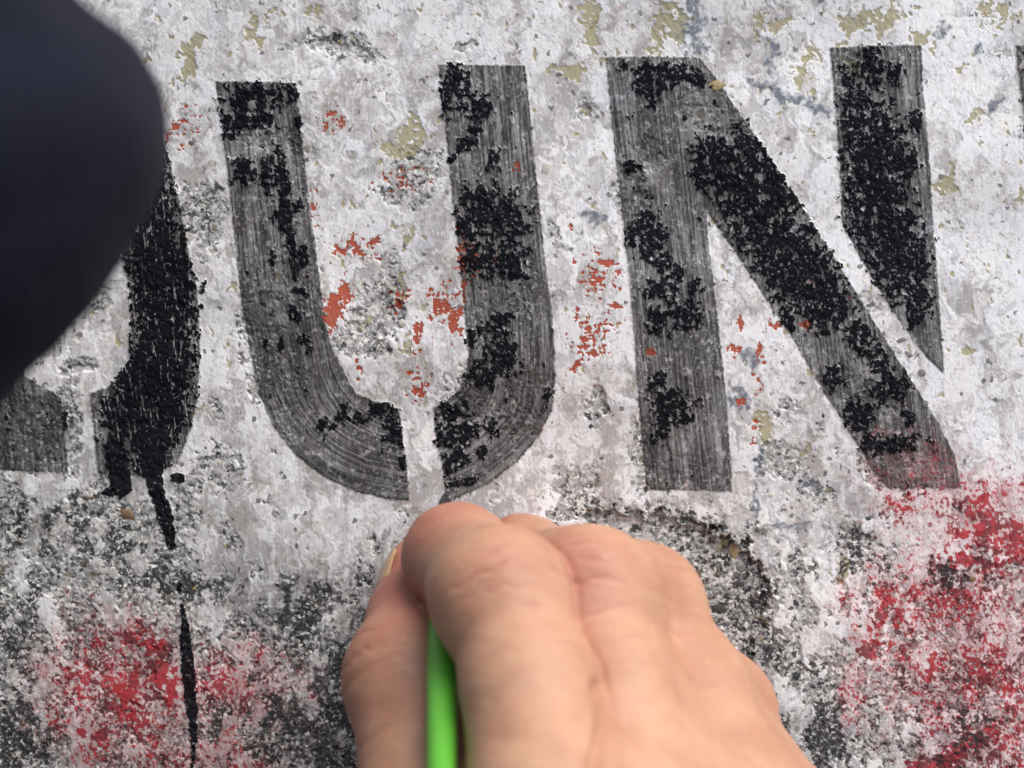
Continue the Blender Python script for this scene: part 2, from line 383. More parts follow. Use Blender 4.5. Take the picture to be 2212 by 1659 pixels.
# --- where the paint has come off
EX = [(735, 100, 90, 34, 15), (800, 110, 40, 20, 20), (650, 95, 26, 16, 0), (900, 360, 60, 50, 0, .8), (870, 425, 64, 20, 12), (1270, 240, 24, 26, 0, .9), (1362, 400, 40, 66, 0), (1395, 330, 40, 40, 0, .7), (820, 660, 56, 60, 30), (790, 730, 70, 44, -10), (850, 600, 20, 60, -20, .8), (1290, 872, 26, 52, 0), (1200, 520, 14, 44, 0), (1690, 990, 60, 46, 10), (1770, 1060, 40, 26, 0), (445, 470, 40, 90, 0), (410, 440, 30, 50, 0), (470, 880, 22, 20, 0), (200, 640, 50, 30, 20, .7), (170, 780, 34, 14, 0, .8), (100, 720, 60, 60, 0, .5),
      (1480, 1195, 190, 92, 22, 1.2), (1590, 1290, 76, 130, 0, 1.2), (1260, 1110, 80, 30, 0), (1640, 1380, 60, 60, 0), (620, 300, 40, 26, 10, .8), (560, 300, 60, 20, 0, .6), (650, 330, 30, 30, 0, .8), (1100, 640, 60, 50, 0, .8), (1120, 860, 60, 90, 0, .6), (1015, 850, 60, 60, 0, .6), (1520, 220, 60, 60, 30, .6), (1560, 250, 60, 40, 30, .8), (1870, 650, 30, 20, 0, .8), (1700, 880, 30, 30, 0, .4), (1880, 800, 60, 50, 40, .9), (1900, 900, 90, 60, 20, .8), (1950, 1010, 100, 50, 0, .8), (1860, 150, 30, 40, 0, .8), (600, 830, 70, 60, 0, .7), (640, 620, 50, 140, 0, .6), (560, 700, 50, 90, 0, .6),
      (150, 930, 30, 110, 0, .8), (60, 930, 90, 90, 0, .9), (640, 100, 36, 10, 0, .7), (1000, 100, 30, 12, 0, .5), (1450, 1010, 20, 60, 0, .4), (1385, 960, 24, 60, 0, .9), (1240, 1060, 50, 50, 0, .5), (470, 1010, 50, 50, 0, .6)]
ef = field(EX, WP)
lower = sstep(V + 90 * nL + 0.10 * np.abs(U - 1000) - 40, 1010, 1230)        # the bare foot of the lettering
lower_left = sstep(V + 60 * nL, 960, 1120) * sstep(U, 640, 380)
lower_right = sstep(V + 80 * nL, 1080, 1230) * sstep(U, 1520, 1700)
bare = np.maximum(lower * (0.30 + 0.32 * sstep(V, 1250, 1400)), np.maximum(lower_left * 0.80, lower_right * 0.72))
pn = fbm(WP[0] / 70, WP[1] / 110, 4, 701, gain=.58)
exf = np.maximum(ef * 1.1 + 0.25 * nM + 0.18 * nS - 0.05, pn * 0.7 + bare * 1.05 - 0.74 + .08 * sstep(V, 900, 1150) + 0.14 * nS)
cover = 1 - sstep(exf, -0.02, 0.10)

# density of dark grains: dirt, plus lower-left darkening standing in for missing body shade
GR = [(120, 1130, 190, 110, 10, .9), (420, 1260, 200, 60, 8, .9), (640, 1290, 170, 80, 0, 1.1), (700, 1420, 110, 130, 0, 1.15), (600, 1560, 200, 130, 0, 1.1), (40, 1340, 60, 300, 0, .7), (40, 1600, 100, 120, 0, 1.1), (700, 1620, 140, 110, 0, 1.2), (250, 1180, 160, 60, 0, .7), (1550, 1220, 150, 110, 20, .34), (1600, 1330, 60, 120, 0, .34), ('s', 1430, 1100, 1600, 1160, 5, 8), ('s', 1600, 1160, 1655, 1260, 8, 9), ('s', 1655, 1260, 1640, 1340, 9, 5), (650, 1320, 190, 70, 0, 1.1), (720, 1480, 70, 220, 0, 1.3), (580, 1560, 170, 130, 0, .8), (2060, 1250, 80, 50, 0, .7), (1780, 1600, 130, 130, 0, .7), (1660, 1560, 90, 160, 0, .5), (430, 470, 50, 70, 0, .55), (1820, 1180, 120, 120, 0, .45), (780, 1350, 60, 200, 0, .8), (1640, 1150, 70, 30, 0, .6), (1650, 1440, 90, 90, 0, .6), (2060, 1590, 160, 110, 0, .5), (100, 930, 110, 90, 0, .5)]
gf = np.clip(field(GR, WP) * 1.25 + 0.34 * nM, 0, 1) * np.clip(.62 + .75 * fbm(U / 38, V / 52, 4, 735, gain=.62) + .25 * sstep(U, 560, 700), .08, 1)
grime_shade = np.clip(gf * 0.95 + 0.30 * (1 - cover) + 0.10 * nL + 0.25 * np.clip(fbm(U / 60, V / 60, 3, 721), 0, 1) * (1 - cover) + .06 * sstep(V, 600, 1300) + .05 * sstep(V + 70 * nA, 1080, 1300) * sstep(U, 1000, 700) + .10 * fbm(U / 14, V / 120, 3, 731) * sstep(V, 950, 1150), 0, 1)

# blue grey smudges
BG = [('s', 1496, 0, 1512, 120, 16, 9), ('s', 1625, 175, 1690, 205, 8, 16), ('s', 1690, 205, 1790, 240, 16, 8), (1285, 470, 40, 14, 20), (1668, 100, 12, 16, 0), (1666, 140, 18, 26, 20, .8), (2150, 220, 22, 12, -30), (1632, 1080, 8, 60, 4), (1700, 1130, 80, 7, 3, .8), (1600, 860, 30, 26, 0, .7), (1620, 780, 22, 22, 0, .7), (2035, 70, 14, 22, 0, .6), (1745, 1045, 30, 14, 0, .6), (1640, 1000, 8, 50, 0, .7), (2120, 120, 8, 30, 20, .5), (1500, 60, 26, 50, 0, .5), (2190, 290, 16, 12, 0, .5)]
blue = sstep(field(BG, WP) + 0.45 * nM + 0.3 * nS, -0.12, 0.40)

# --- coats of white: tone and thickness
tone = np.full(SH, 0.42, F32); hgt = np.zeros(SH, F32); edge = np.zeros(SH, F32)
rng = np.random.RandomState(5)
for k, (su, sv, thr, dt, dh) in enumerate([(210, 300, -0.05, 0.26, 0.12), (120, 210, 0.02, 0.26, 0.12), (90, 170, 0.12, -0.36, -0.12), (46, 90, 0.22, 0.30, 0.12), (34, 70, 0.28, -0.30, -0.10), (26, 50, 0.32, 0.36, 0.10), (40, 90, 0.34, -0.26, -0.08), (16, 34, 0.42, 0.20, 0.06)]):
    f = fbm((U + 24 * nA + 1.5 * nS) / su, (V + 24 * nB + 1.5 * nS2) / sv, 4, 800 + 31 * k, gain=.50)
    ed = sstep(f, thr - 0.02, thr + 0.035)
    tone += F32(dt) * ed
    edge = np.maximum(edge, np.exp(-((f - thr + 0.008) / 0.013) ** 2) * sstep(fbm(U / 50, V / 70, 2, 1700 + k), -.08, .28))
    hgt += F32(dh) * ed + F32(0.03) * np.exp(-((f - thr - 0.03) / 0.03) ** 2)
tone += 0.26 * sstep(U, 1100, 2300) + 0.10 * sstep(V, 500, 0) - 0.12 * sstep(V, 500, 1150) + 0.07 * nL  # whiter to the upper right, partly the light gradient painted into the coats
brush = fbm(acr / 5.5, V / 90, 3, 901, gain=.6)
tone += 0.11 * brush * cover
tone = np.clip(tone, 0, 1)
warm = np.full(SH, 0.45, F32)
for k, (su, sv, thr, dw) in enumerate([(90, 150, 0.0, .22), (50, 90, .2, -.30), (30, 60, .3, .28), (70, 60, .3, -.22), (22, 40, .38, .25)]):
    f = fbm((U + 24 * nA + 2 * nS) / su, (V + 24 * nB + 2 * nS2) / sv, 4, 1500 + 37 * k, gain=.52)
    warm += F32(dw) * sstep(f, thr - .02, thr + .04)
warm = np.clip(warm - .10 * sstep(U, 900, 2200) * sstep(V, 1200, 300) + .06 * sstep(V, 900, 1400), 0, 1)
fleck = fbm(U / 15, V / 19, 4, 1601, gain=.68)          # scattered chips
chip = np.clip(.5 + .5 * fleck, 0, 1)
maroon = sstep(fbm(U / 60, V / 60, 3, 1651, gain=.6) + .2 * nM + .3 * np.clip(field([(2130, 1140, 130, 30, -10), (1960, 1110, 60, 40, 0), (2060, 1640, 120, 60, 0), (290, 1560, 180, 120, 0), (600, 1500, 120, 100, 0)]), 0, 1), .12, .5)

# --- relief (millimetres out of the wall)
cover = np.clip(cover * (1 - .6 * gf * sstep(V, 1000, 1150)), 0, 1)
conc = fbm(U / 9, V / 9, 4, 921, gain=.62)
pits = sstep(fbm(U / 17, V / 17, 3, 931), 0.38, 0.75)
H = hgt * cover * 0.19 + 0.12 * cover + (0.045 + 0.05 * grime_shade) * conc * (1 - 0.85 * cover) - 0.22 * pits * (1 - 0.97 * cover) + 0.016 * brush * cover + 0.003 * nF
HOLE = field([(1480, 1205, 175, 84, 22), (1595, 1295, 66, 120, 0), (1370, 1150, 120, 34, 18)], WP)
H -= 1.3 * sstep(HOLE + 0.22 * nM + .08 * nS, 0.0, 0.13)
H -= 0.5 * sstep(field([(820, 690, 56, 66, 30), (735, 100, 70, 26, 15), (1290, 872, 20, 46, 0), (1268, 243, 16, 14, 0), (1365, 400, 30, 54, 0), (168, 800, 40, 12, 0)], WP) + .2 * nM, 0, .35)
H += letter * (0.06 + 0.035 * streak)
H += tar * (0.20 + 0.085 * fbm(U / 10, V / 10, 3, 941, gain=.6) + 0.16 * fbm(U / 26, V / 26, 3, 943, gain=.55))
H += 0.10 * olive * cover * -1 + 0.10 * orange * -1 + 0.06 * crim
H += 1.2 * fbm(U / 420, V / 420, 2, 951)

gray = letter * np.clip(0.95 - 0.26 * streak - 0.10 * np.abs(nM) - 0.30 * sstep(nM + .3 * nS, .55, .8), 0.45, 1.0)
# parts of the letters that the weather has thinned out
TH = [(1520, 250, 70, 70, 30), (1385, 380, 60, 60, 0), (560, 300, 80, 40, 0), (1990, 1010, 90, 44, 0), (1880, 790, 50, 44, 30, .9), (1920, 900, 70, 40, 30, .8), (1110, 650, 70, 50, 0, .7), (600, 680, 60, 90, 0, .5), (60, 930, 80, 80, 0, .5), (1860, 150, 30, 40, 0, .7), (310, 1010, 40, 24, 0)]
thin = np.clip(field(TH, WP) + 0.4 * nM, 0, 1)
gray *= 1 - 0.42 * thin
mottle = np.clip(sstep(fbm(U / 80, V / 110, 3, 961), -.28, .25) + .6 * thin, 0, 1)
rim_line = np.exp(-((sdL - 3.0) / 2.2) ** 2) * sstep(fbm(U / 40, V / 40, 2, 971), -.25, .15)
streak = streak * (1 - .72 * mottle) + .34 * fbm(U / 34, V / 58, 3, 975) - .9 * rim_line
gray = np.clip(gray + .12 * rim_line, 0, 1)

# --- mesh and attributes
X, Z = wall_xz(U.astype(np.float64), V.astype(np.float64))
Y = -H.astype(np.float64) * 1e-3
nv, nu = SH
VERT = np.stack([X, Y, Z], -1).reshape(-1, 3).astype(F32)
gx = np.gradient(Y, axis=1) / np.gradient(X, axis=1)
gz = np.gradient(Y, axis=0) / np.gradient(Z, axis=0)
NRM = np.stack([gx, -np.ones(SH), gz], -1).reshape(-1, 3)
NRM /= np.linalg.norm(NRM, axis=1, keepdims=True)
ATT = {'coat': np.stack([cover, tone, olive, orange], -1), 'mark': np.stack([gray, tar, crim, grime_shade], -1),
       'flake': np.stack([warm, chip, maroon, np.where(letter > .5, mottle, edge * cover)], -1), 'wash': np.stack([blue, np.clip(0.52 - 0.65 * streak, 0, 1), pink, np.clip(0.5 + 0.5 * brush, 0, 1)], -1)}
ATT = {k: v.reshape(-1, 4).astype(F32) for k, v in ATT.items()}
ii = np.arange(nv * nu, dtype=np.int32).reshape(nv, nu)
QUADS = np.stack([ii[:-1, :-1], ii[1:, :-1], ii[1:, 1:], ii[:-1, 1:]], -1).reshape(-1, 4)

def face_avg(a):
    return (a[:-1, :-1] + a[1:, 1:] + a[1:, :-1] + a[:-1, 1:]).ravel() * 0.25

part = np.zeros(len(QUADS), np.int8)
part[face_avg(np.where(rfL + .12 * nM > 0.12, 1.0, 0.0)) > .5] = 6
part[face_avg(np.where(rfR + .12 * nM > 0.12, 1.0, 0.0)) > .5] = 7
for k, s_ in enumerate((sdO, sdU, sdN, sdI)):
    part[face_avg(s_) > 0] = k + 1
part[(face_avg(df) > 0) & (part != 1)] = 5

def wall_material():
    N = NT('weathered_painted_concrete')
    cover_, tone_, olive_, orange_ = N.attr('coat')
    gray_, tar_, crim_, grime_shade_ = N.attr('mark')
    blue_, streak_, pink_, brush_ = N.attr('wash')
    c = N.coord()
    warm_, chip_, maroon_, mottle_ = N.attr('flake')
    n_big = N.noise(c, 260, 4, .6); n_mid = N.noise(c, 900, 4, .62); n_fin = N.noise(c, 2400, 3, .6); n_sp = N.noise(c, 1700, 3, .66, .5)
    n_hair = N.noise(N.coord((5200, 5200, 420)), 1, 3, .6)
    def grains(scale, seed):
        v = N.n('ShaderNodeTexVoronoi', feature='F1')
        mp = N.coord((scale, scale, scale)); w = N.n('ShaderNodeVectorMath', operation='ADD')
        nz = N.n('ShaderNodeTexNoise'); N.put(nz.inputs['Vector'], c); nz.inputs['Scale'].default_value = scale * .9; nz.inputs['Detail'].default_value = 2
        sc_ = N.n('ShaderNodeVectorMath', operation='SCALE'); N.put(sc_.inputs[0], nz.outputs['Color']); sc_.inputs['Scale'].default_value = 1.6
        N.put(w.inputs[0], mp); N.put(w.inputs[1], sc_.outputs[0])
        N.put(v.inputs['Vector'], w.outputs[0]); v.inputs['Scale'].default_value = 1
        s_ = N.n('ShaderNodeSeparateColor'); N.put(s_.inputs[0], v.outputs['Color'])
        return s_.outputs[0], v.outputs['Distance']
    g1, e1 = grains(1500, 0); g2, e2 = grains(3100, 0); g3, e3 = grains(620, 0)
    # bare concrete: cement with pale sand, grey sand and dark grains
    conc = N.mix(n_mid, (0.43, 0.43, 0.42), (0.63, 0.625, 0.605))
    conc = N.mix(N.math('MULTIPLY', N.ss(g2, .62, .70), .42), conc, (0.70, 0.69, 0.65))
    conc = N.mix(N.math('MULTIPLY', N.ss(g2, .30, .24), .60), conc, (0.21, 0.20, 0.19))
    conc = N.mix(N.math('MULTIPLY', N.ss(g1, .86, .89), .75), conc, (0.76, 0.75, 0.70))
    conc = N.mix(N.math('MULTIPLY', N.ss(g1, .16, .13), N.lerp(grime_shade_, .55, 1.0)), conc, (0.040, 0.041, 0.042))
    conc = N.mix(N.math('MULTIPLY', N.ss(g3, .90, .92), N.ss(e3, .42, .30)), conc, (0.28, 0.25, 0.19))
    conc = N.mix(N.math('MULTIPLY', N.ss(g3, .09, .07), N.ss(e3, .42, .30)), conc, (0.06, 0.06, 0.06))
    # white coats, one over the other
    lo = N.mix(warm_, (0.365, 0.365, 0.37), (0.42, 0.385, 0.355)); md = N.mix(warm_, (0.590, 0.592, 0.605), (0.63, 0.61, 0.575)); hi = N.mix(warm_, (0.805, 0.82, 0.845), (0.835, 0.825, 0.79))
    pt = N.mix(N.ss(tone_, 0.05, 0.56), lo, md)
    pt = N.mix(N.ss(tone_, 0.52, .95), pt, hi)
    pt = N.mix(N.math('MULTIPLY', N.ss(n_hair, .50, .70), .34), pt, (0.45, 0.43, 0.42))
    pt = N.mix(N.math('MULTIPLY', N.ss(n_hair, .50, .32), .30), pt, (0.86, 0.86, 0.87))
    pt = N.mix(N.math('MULTIPLY', N.ss(chip_, .76, .84), .35), pt, (0.40, 0.37, 0.33))
    pt = N.mix(N.math('MULTIPLY', N.ss(chip_, .25, .17), .45), pt, (0.86, 0.86, 0.86))
    pt = N.mix(N.math('MULTIPLY', N.ss(n_mid, .60, .74), .14), pt, (0.38, 0.36, 0.345))
    pt = N.mix(N.math('MULTIPLY', N.ss(g1, .016, .010), .8), pt, (0.08, 0.08, 0.085))
    pt = N.mix(N.math('MULTIPLY', N.math('MULTIPLY', mottle_, .65), N.ss(gray_, .2, .0)), pt, (0.23, 0.21, 0.185))
    col = N.mix(N.ss(N.math('ADD', cover_, N.math('MULTIPLY', N.math('SUBTRACT', n_sp, .5), .9)), .38, .60), conc, pt)
    col = N.mix(N.math('MULTIPLY', N.ss(N.math('ADD', olive_, N.math('MULTIPLY', N.math('SUBTRACT', n_mid, .5), .5)), .38, .62), .90), col, N.mix(n_mid, (0.28, 0.25, 0.13), (0.50, 0.46, 0.29)))
    col = N.mix(N.math('MULTIPLY', blue_, N.lerp(N.ss(n_mid, .34, .56), .25, .92)), col, (0.13, 0.16, 0.20))
    ofac = N.ss(N.math('ADD', orange_, N.math('MULTIPLY', N.math('SUBTRACT', n_sp, .5), 1.3)), .40, .62)
    ocol = N.mix(n_mid, (0.30, 0.034, 0.011), (0.48, 0.086, 0.024))
    col = N.mix(N.math('MULTIPLY', ofac, .95), col, ocol)
    # the grey brushed letters, thin enough for the ground to show
    gfac = N.math('MULTIPLY', gray_, N.lerp(N.ss(n_hair, .50, .74), 1.0, .74))
    gfac = N.math('MULTIPLY', gfac, N.lerp(N.ss(n_fin, .58, .74), .98, .70))
    gfac = N.math('MULTIPLY', gfac, N.lerp(N.math('MULTIPLY', mottle_, N.ss(n_sp, .54, .66)), 1.0, .50))
    col = N.mix(gfac, col, N.mix(streak_, (0.053, 0.050, 0.047), (0.010, 0.010, 0.0105)))
    col = N.mix(N.math('MULTIPLY', N.math('MULTIPLY', ofac, gray_), .55), col, ocol)
    # red spray
    col = N.mix(N.math('MULTIPLY', N.math('MULTIPLY', pink_, N.lerp(N.ss(n_sp, .36, .60), .52, 1.0)), N.lerp(gray_, .62, .25)), col, N.mix(.70, col, (0.62, 0.15, 0.17)))
    rfac = N.ss(N.math('ADD', crim_, N.math('MULTIPLY', N.math('SUBTRACT', n_sp, .5), 1.5)), .41, .72)
    rcol = N.mix(N.ss(n_big, .30, .62), (0.27, 0.009, 0.017), (0.47, 0.014, 0.027))
    rcol = N.mix(N.math('MULTIPLY', maroon_, .8), rcol, (0.125, 0.014, 0.020))
    col = N.mix(N.math('MULTIPLY', rfac, N.lerp(gray_, .92, .55)), col, rcol)
    # dark grains and soot, with the stand-in shade at lower left
    thr = N.lerp(grime_shade_, .735, .44)
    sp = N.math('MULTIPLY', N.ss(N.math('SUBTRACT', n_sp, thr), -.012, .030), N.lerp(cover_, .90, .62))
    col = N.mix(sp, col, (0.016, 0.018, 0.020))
    col = N.mix(N.math('MULTIPLY', N.math('MULTIPLY', grime_shade_, N.ss(N.math('ADD', N.math('MULTIPLY', g1, .5), N.math('MULTIPLY', n_mid, .5)), .575, .515)), .82), col, (0.034, 0.035, 0.036))
    # thick black paint
    tfac = N.ss(N.math('ADD', tar_, N.math('ADD', N.math('MULTIPLY', N.math('SUBTRACT', n_mid, .5), .8), N.math('MULTIPLY', N.math('SUBTRACT', n_sp, .5), .45))), .36, .56)
    col = N.mix(N.math('MULTIPLY', tfac, N.lerp(N.ss(g2, .965, .985), .985, .55)), col, N.mix(n_mid, (0.0030, 0.0038, 0.0068), (0.010, 0.0108, 0.0145)))
    N.put(N.p.inputs['Base Color'], col)
    rough = N.lerp(cover_, .90, N.lerp(n_mid, .50, .78))
    glint = N.ss(g2, .86, .89)
    rough = N.lerp(tfac, N.lerp(gray_, rough, .70), N.lerp(glint, .66, .22))
    N.put(N.p.inputs['Roughness'], rough)
    N.put(N.p.inputs['Specular IOR Level'], N.lerp(tfac, .36, N.lerp(glint, .04, .50)))
    hh = N.math('ADD', N.math('MULTIPLY', n_sp, N.lerp(tfac, N.lerp(cover_, .55, .10), 1.0)), N.math('MULTIPLY', n_fin, N.lerp(cover_, .45, .07)))
    N.bump(hh, 0.45, 0.00012)
    return N.m
M_WALL = wall_material()

def wall_piece(name, sel, parent):
    q = QUADS[sel]
    idx, inv = np.unique(q, return_inverse=True)
    me = mesh_np(name, VERT[idx], inv.reshape(-1, 4))
    for k, a in ATT.items():
        at = me.attributes.new(k, 'FLOAT_COLOR', 'POINT')
        at.data.foreach_set('color', np.ascontiguousarray(a[idx]).ravel())
    me.normals_split_custom_set_from_vertices(NRM[idx].tolist())
    return link(name, me, parent, M_WALL)

wall = wall_piece('concrete_wall', part == 0, None)
tag(wall, 'flaking white painted concrete wall with big black stencilled letters', 'wall')
for k, nm, lb in ((1, 'painted_letter', 'black round letter with a drip, half behind the dark sleeve'), (2, 'painted_letter', 'grey and black stencilled letter U above the hand'),
                  (3, 'painted_letter', 'grey and black stencilled letter N with a slanting bar'), (4, 'painted_letter', 'black upright stroke cut by the edge of the picture'),
                  (5, 'paint_drip', 'black paint that ran down below the round letter'), (6, 'red_stain', 'crimson spray around the black drip'), (7, 'red_stain', 'crimson spray below the slanting bar of the N')):
    o = wall_piece(nm, part == k, wall)
    o['label'] = lb

def wall_back():
    x0, x1 = X[0, 0], X[0, -1]; z0, z1 = Z[-1, 0], Z[0, 0]
    bm = bmesh.new()
    bmesh.ops.create_cube(bm, size=1)
    for v in bm.verts:
        v.co.x = x0 if v.co.x < 0 else x1
        v.co.z = z0 if v.co.z < 0 else z1
        v.co.y = 0.0045 if v.co.y < 0 else 0.15
    me = bpy.data.meshes.new('slab'); bm.to_mesh(me); bm.free()
    N = NT('raw_concrete')
    n = N.noise(N.coord(), 60, 5)
    N.put(N.p.inputs['Base Color'], N.mix(n, (0.25, 0.245, 0.23), (0.48, 0.46, 0.42)))
    N.p.inputs['Roughness'].default_value = .9
    link('slab', me, wall, N.m)
wall_back()

# --- pebbles of the aggregate that stand in the bare concrete
def pebbles():
    rnd = random.Random(12)
    mats = []
    for nm, a, b in (('dark_stone', (0.025, 0.027, 0.03), (0.075, 0.075, 0.075)), ('grey_stone', (0.12, 0.12, 0.115), (0.30, 0.29, 0.27)), ('ochre_stone', (0.30, 0.22, 0.09), (0.46, 0.38, 0.20)), ('brown_stone', (0.13, 0.075, 0.04), (0.30, 0.19, 0.10)), ('pale_stone', (0.48, 0.46, 0.40), (0.68, 0.64, 0.55))):
        N = NT(nm)
        c = N.coord()
        N.put(N.p.inputs['Base Color'], N.mix(N.noise(c, 2.2, 4, .6), a, b))
        N.p.inputs['Roughness'].default_value = .6
        N.bump(N.noise(c, 6, 3), .3, .1)
        mats.append(N.m)
    meshes = {}
    for mi in range(5):
        for k in range(4):
            bm = bmesh.new()
            bmesh.ops.create_icosphere(bm, subdivisions=1, radius=1)
            for v in bm.verts:
                v.co *= 1 + rnd.uniform(-.22, .22)
            me = bpy.data.meshes.new('pebble'); bm.to_mesh(me); bm.free()
            me.materials.append(mats[mi])
            for p in me.polygons: p.use_smooth = True
            meshes[mi, k] = me
    big = [(1562, 1318, 22, 15, 0), (1632, 1300, 11, 9, 0), (1650, 1290, 12, 10, 0), (1605, 1265, 10, 8, 0), (1500, 1150, 8, 6, 0), (275, 1112, 22, 16, 3), (193, 1075, 12, 5, 3), (1268, 240, 7, 7, 2), (1256, 237, 6, 7, 2), (1178, 365, 12, 19, 4), (545, 225, 14, 17, 1), (1590, 1195, 12, 24, 2), (1885, 1262, 7, 8, 0), (1856, 1352, 6, 6, 0), (1845, 1185, 5, 6, 0), (1550, 185, 22, 17, 2), (1875, 1120, 7, 7, 0), (1965, 768, 8, 7, 1), (1990, 805, 11, 12, 1), (2100, 1250, 9, 8, 3), (2120, 1258, 7, 7, 3), (1998, 873, 9, 10, 1), (1605, 1230, 14, 11, 1), (1275, 920, 6, 7, 0), (1520, 1185, 9, 7, 1), (640, 1305, 13, 11, 1), (875, 530, 8, 8, 1), (822, 700, 10, 7, 1), (868, 700, 9, 10, 4), (130, 1105, 8, 6, 0), (1830, 720, 8, 7, 1), (1948, 735, 14, 7, 1), (1730, 1040, 7, 6, 0), (1665, 1070, 8, 6, 4), (1290, 895, 6, 6, 0)]
    tries = 0
    items = [(u, v, a, b, m) for u, v, a, b, m in big]
    while len(items) < 285 and tries < 40000:
        tries += 1
        u, v = rnd.uniform(-40, 2250), rnd.uniform(-20, 1690)
        i, j = int(np.searchsorted(VA, v)), int(np.searchsorted(UA, u))
        if cover[i, j] > .35 or sdL[i, j] > -6: continue
        a = min(13, 3.4 * rnd.lognormvariate(0, .45))
        if any((u - q[0]) ** 2 + (v - q[1]) ** 2 < (a + q[2] + 10) ** 2 for q in items): continue
        items.append((u, v, a, a * rnd.uniform(.6, 1), rnd.choices(range(5), (5, 4, 1, 1, 3))[0]))
    for u, v, a, b, m in items:
        i, j = int(np.searchsorted(VA, v)), int(np.searchsorted(UA, u))
        x, z = wall_xz(u, v)
        o = link('pebble', meshes[m, rnd.randrange(4)], wall)
        r = min(a, b) * PX
        o.location = (x, Y[i, j] + r * .16, z)
        o.scale = (a * PX, r * .42, b * PX)
        o.rotation_euler = (0, rnd.uniform(-.5, .5) + (rnd.uniform(-1.5, 1.5) if a < 8 else 0), 0)
pebbles()

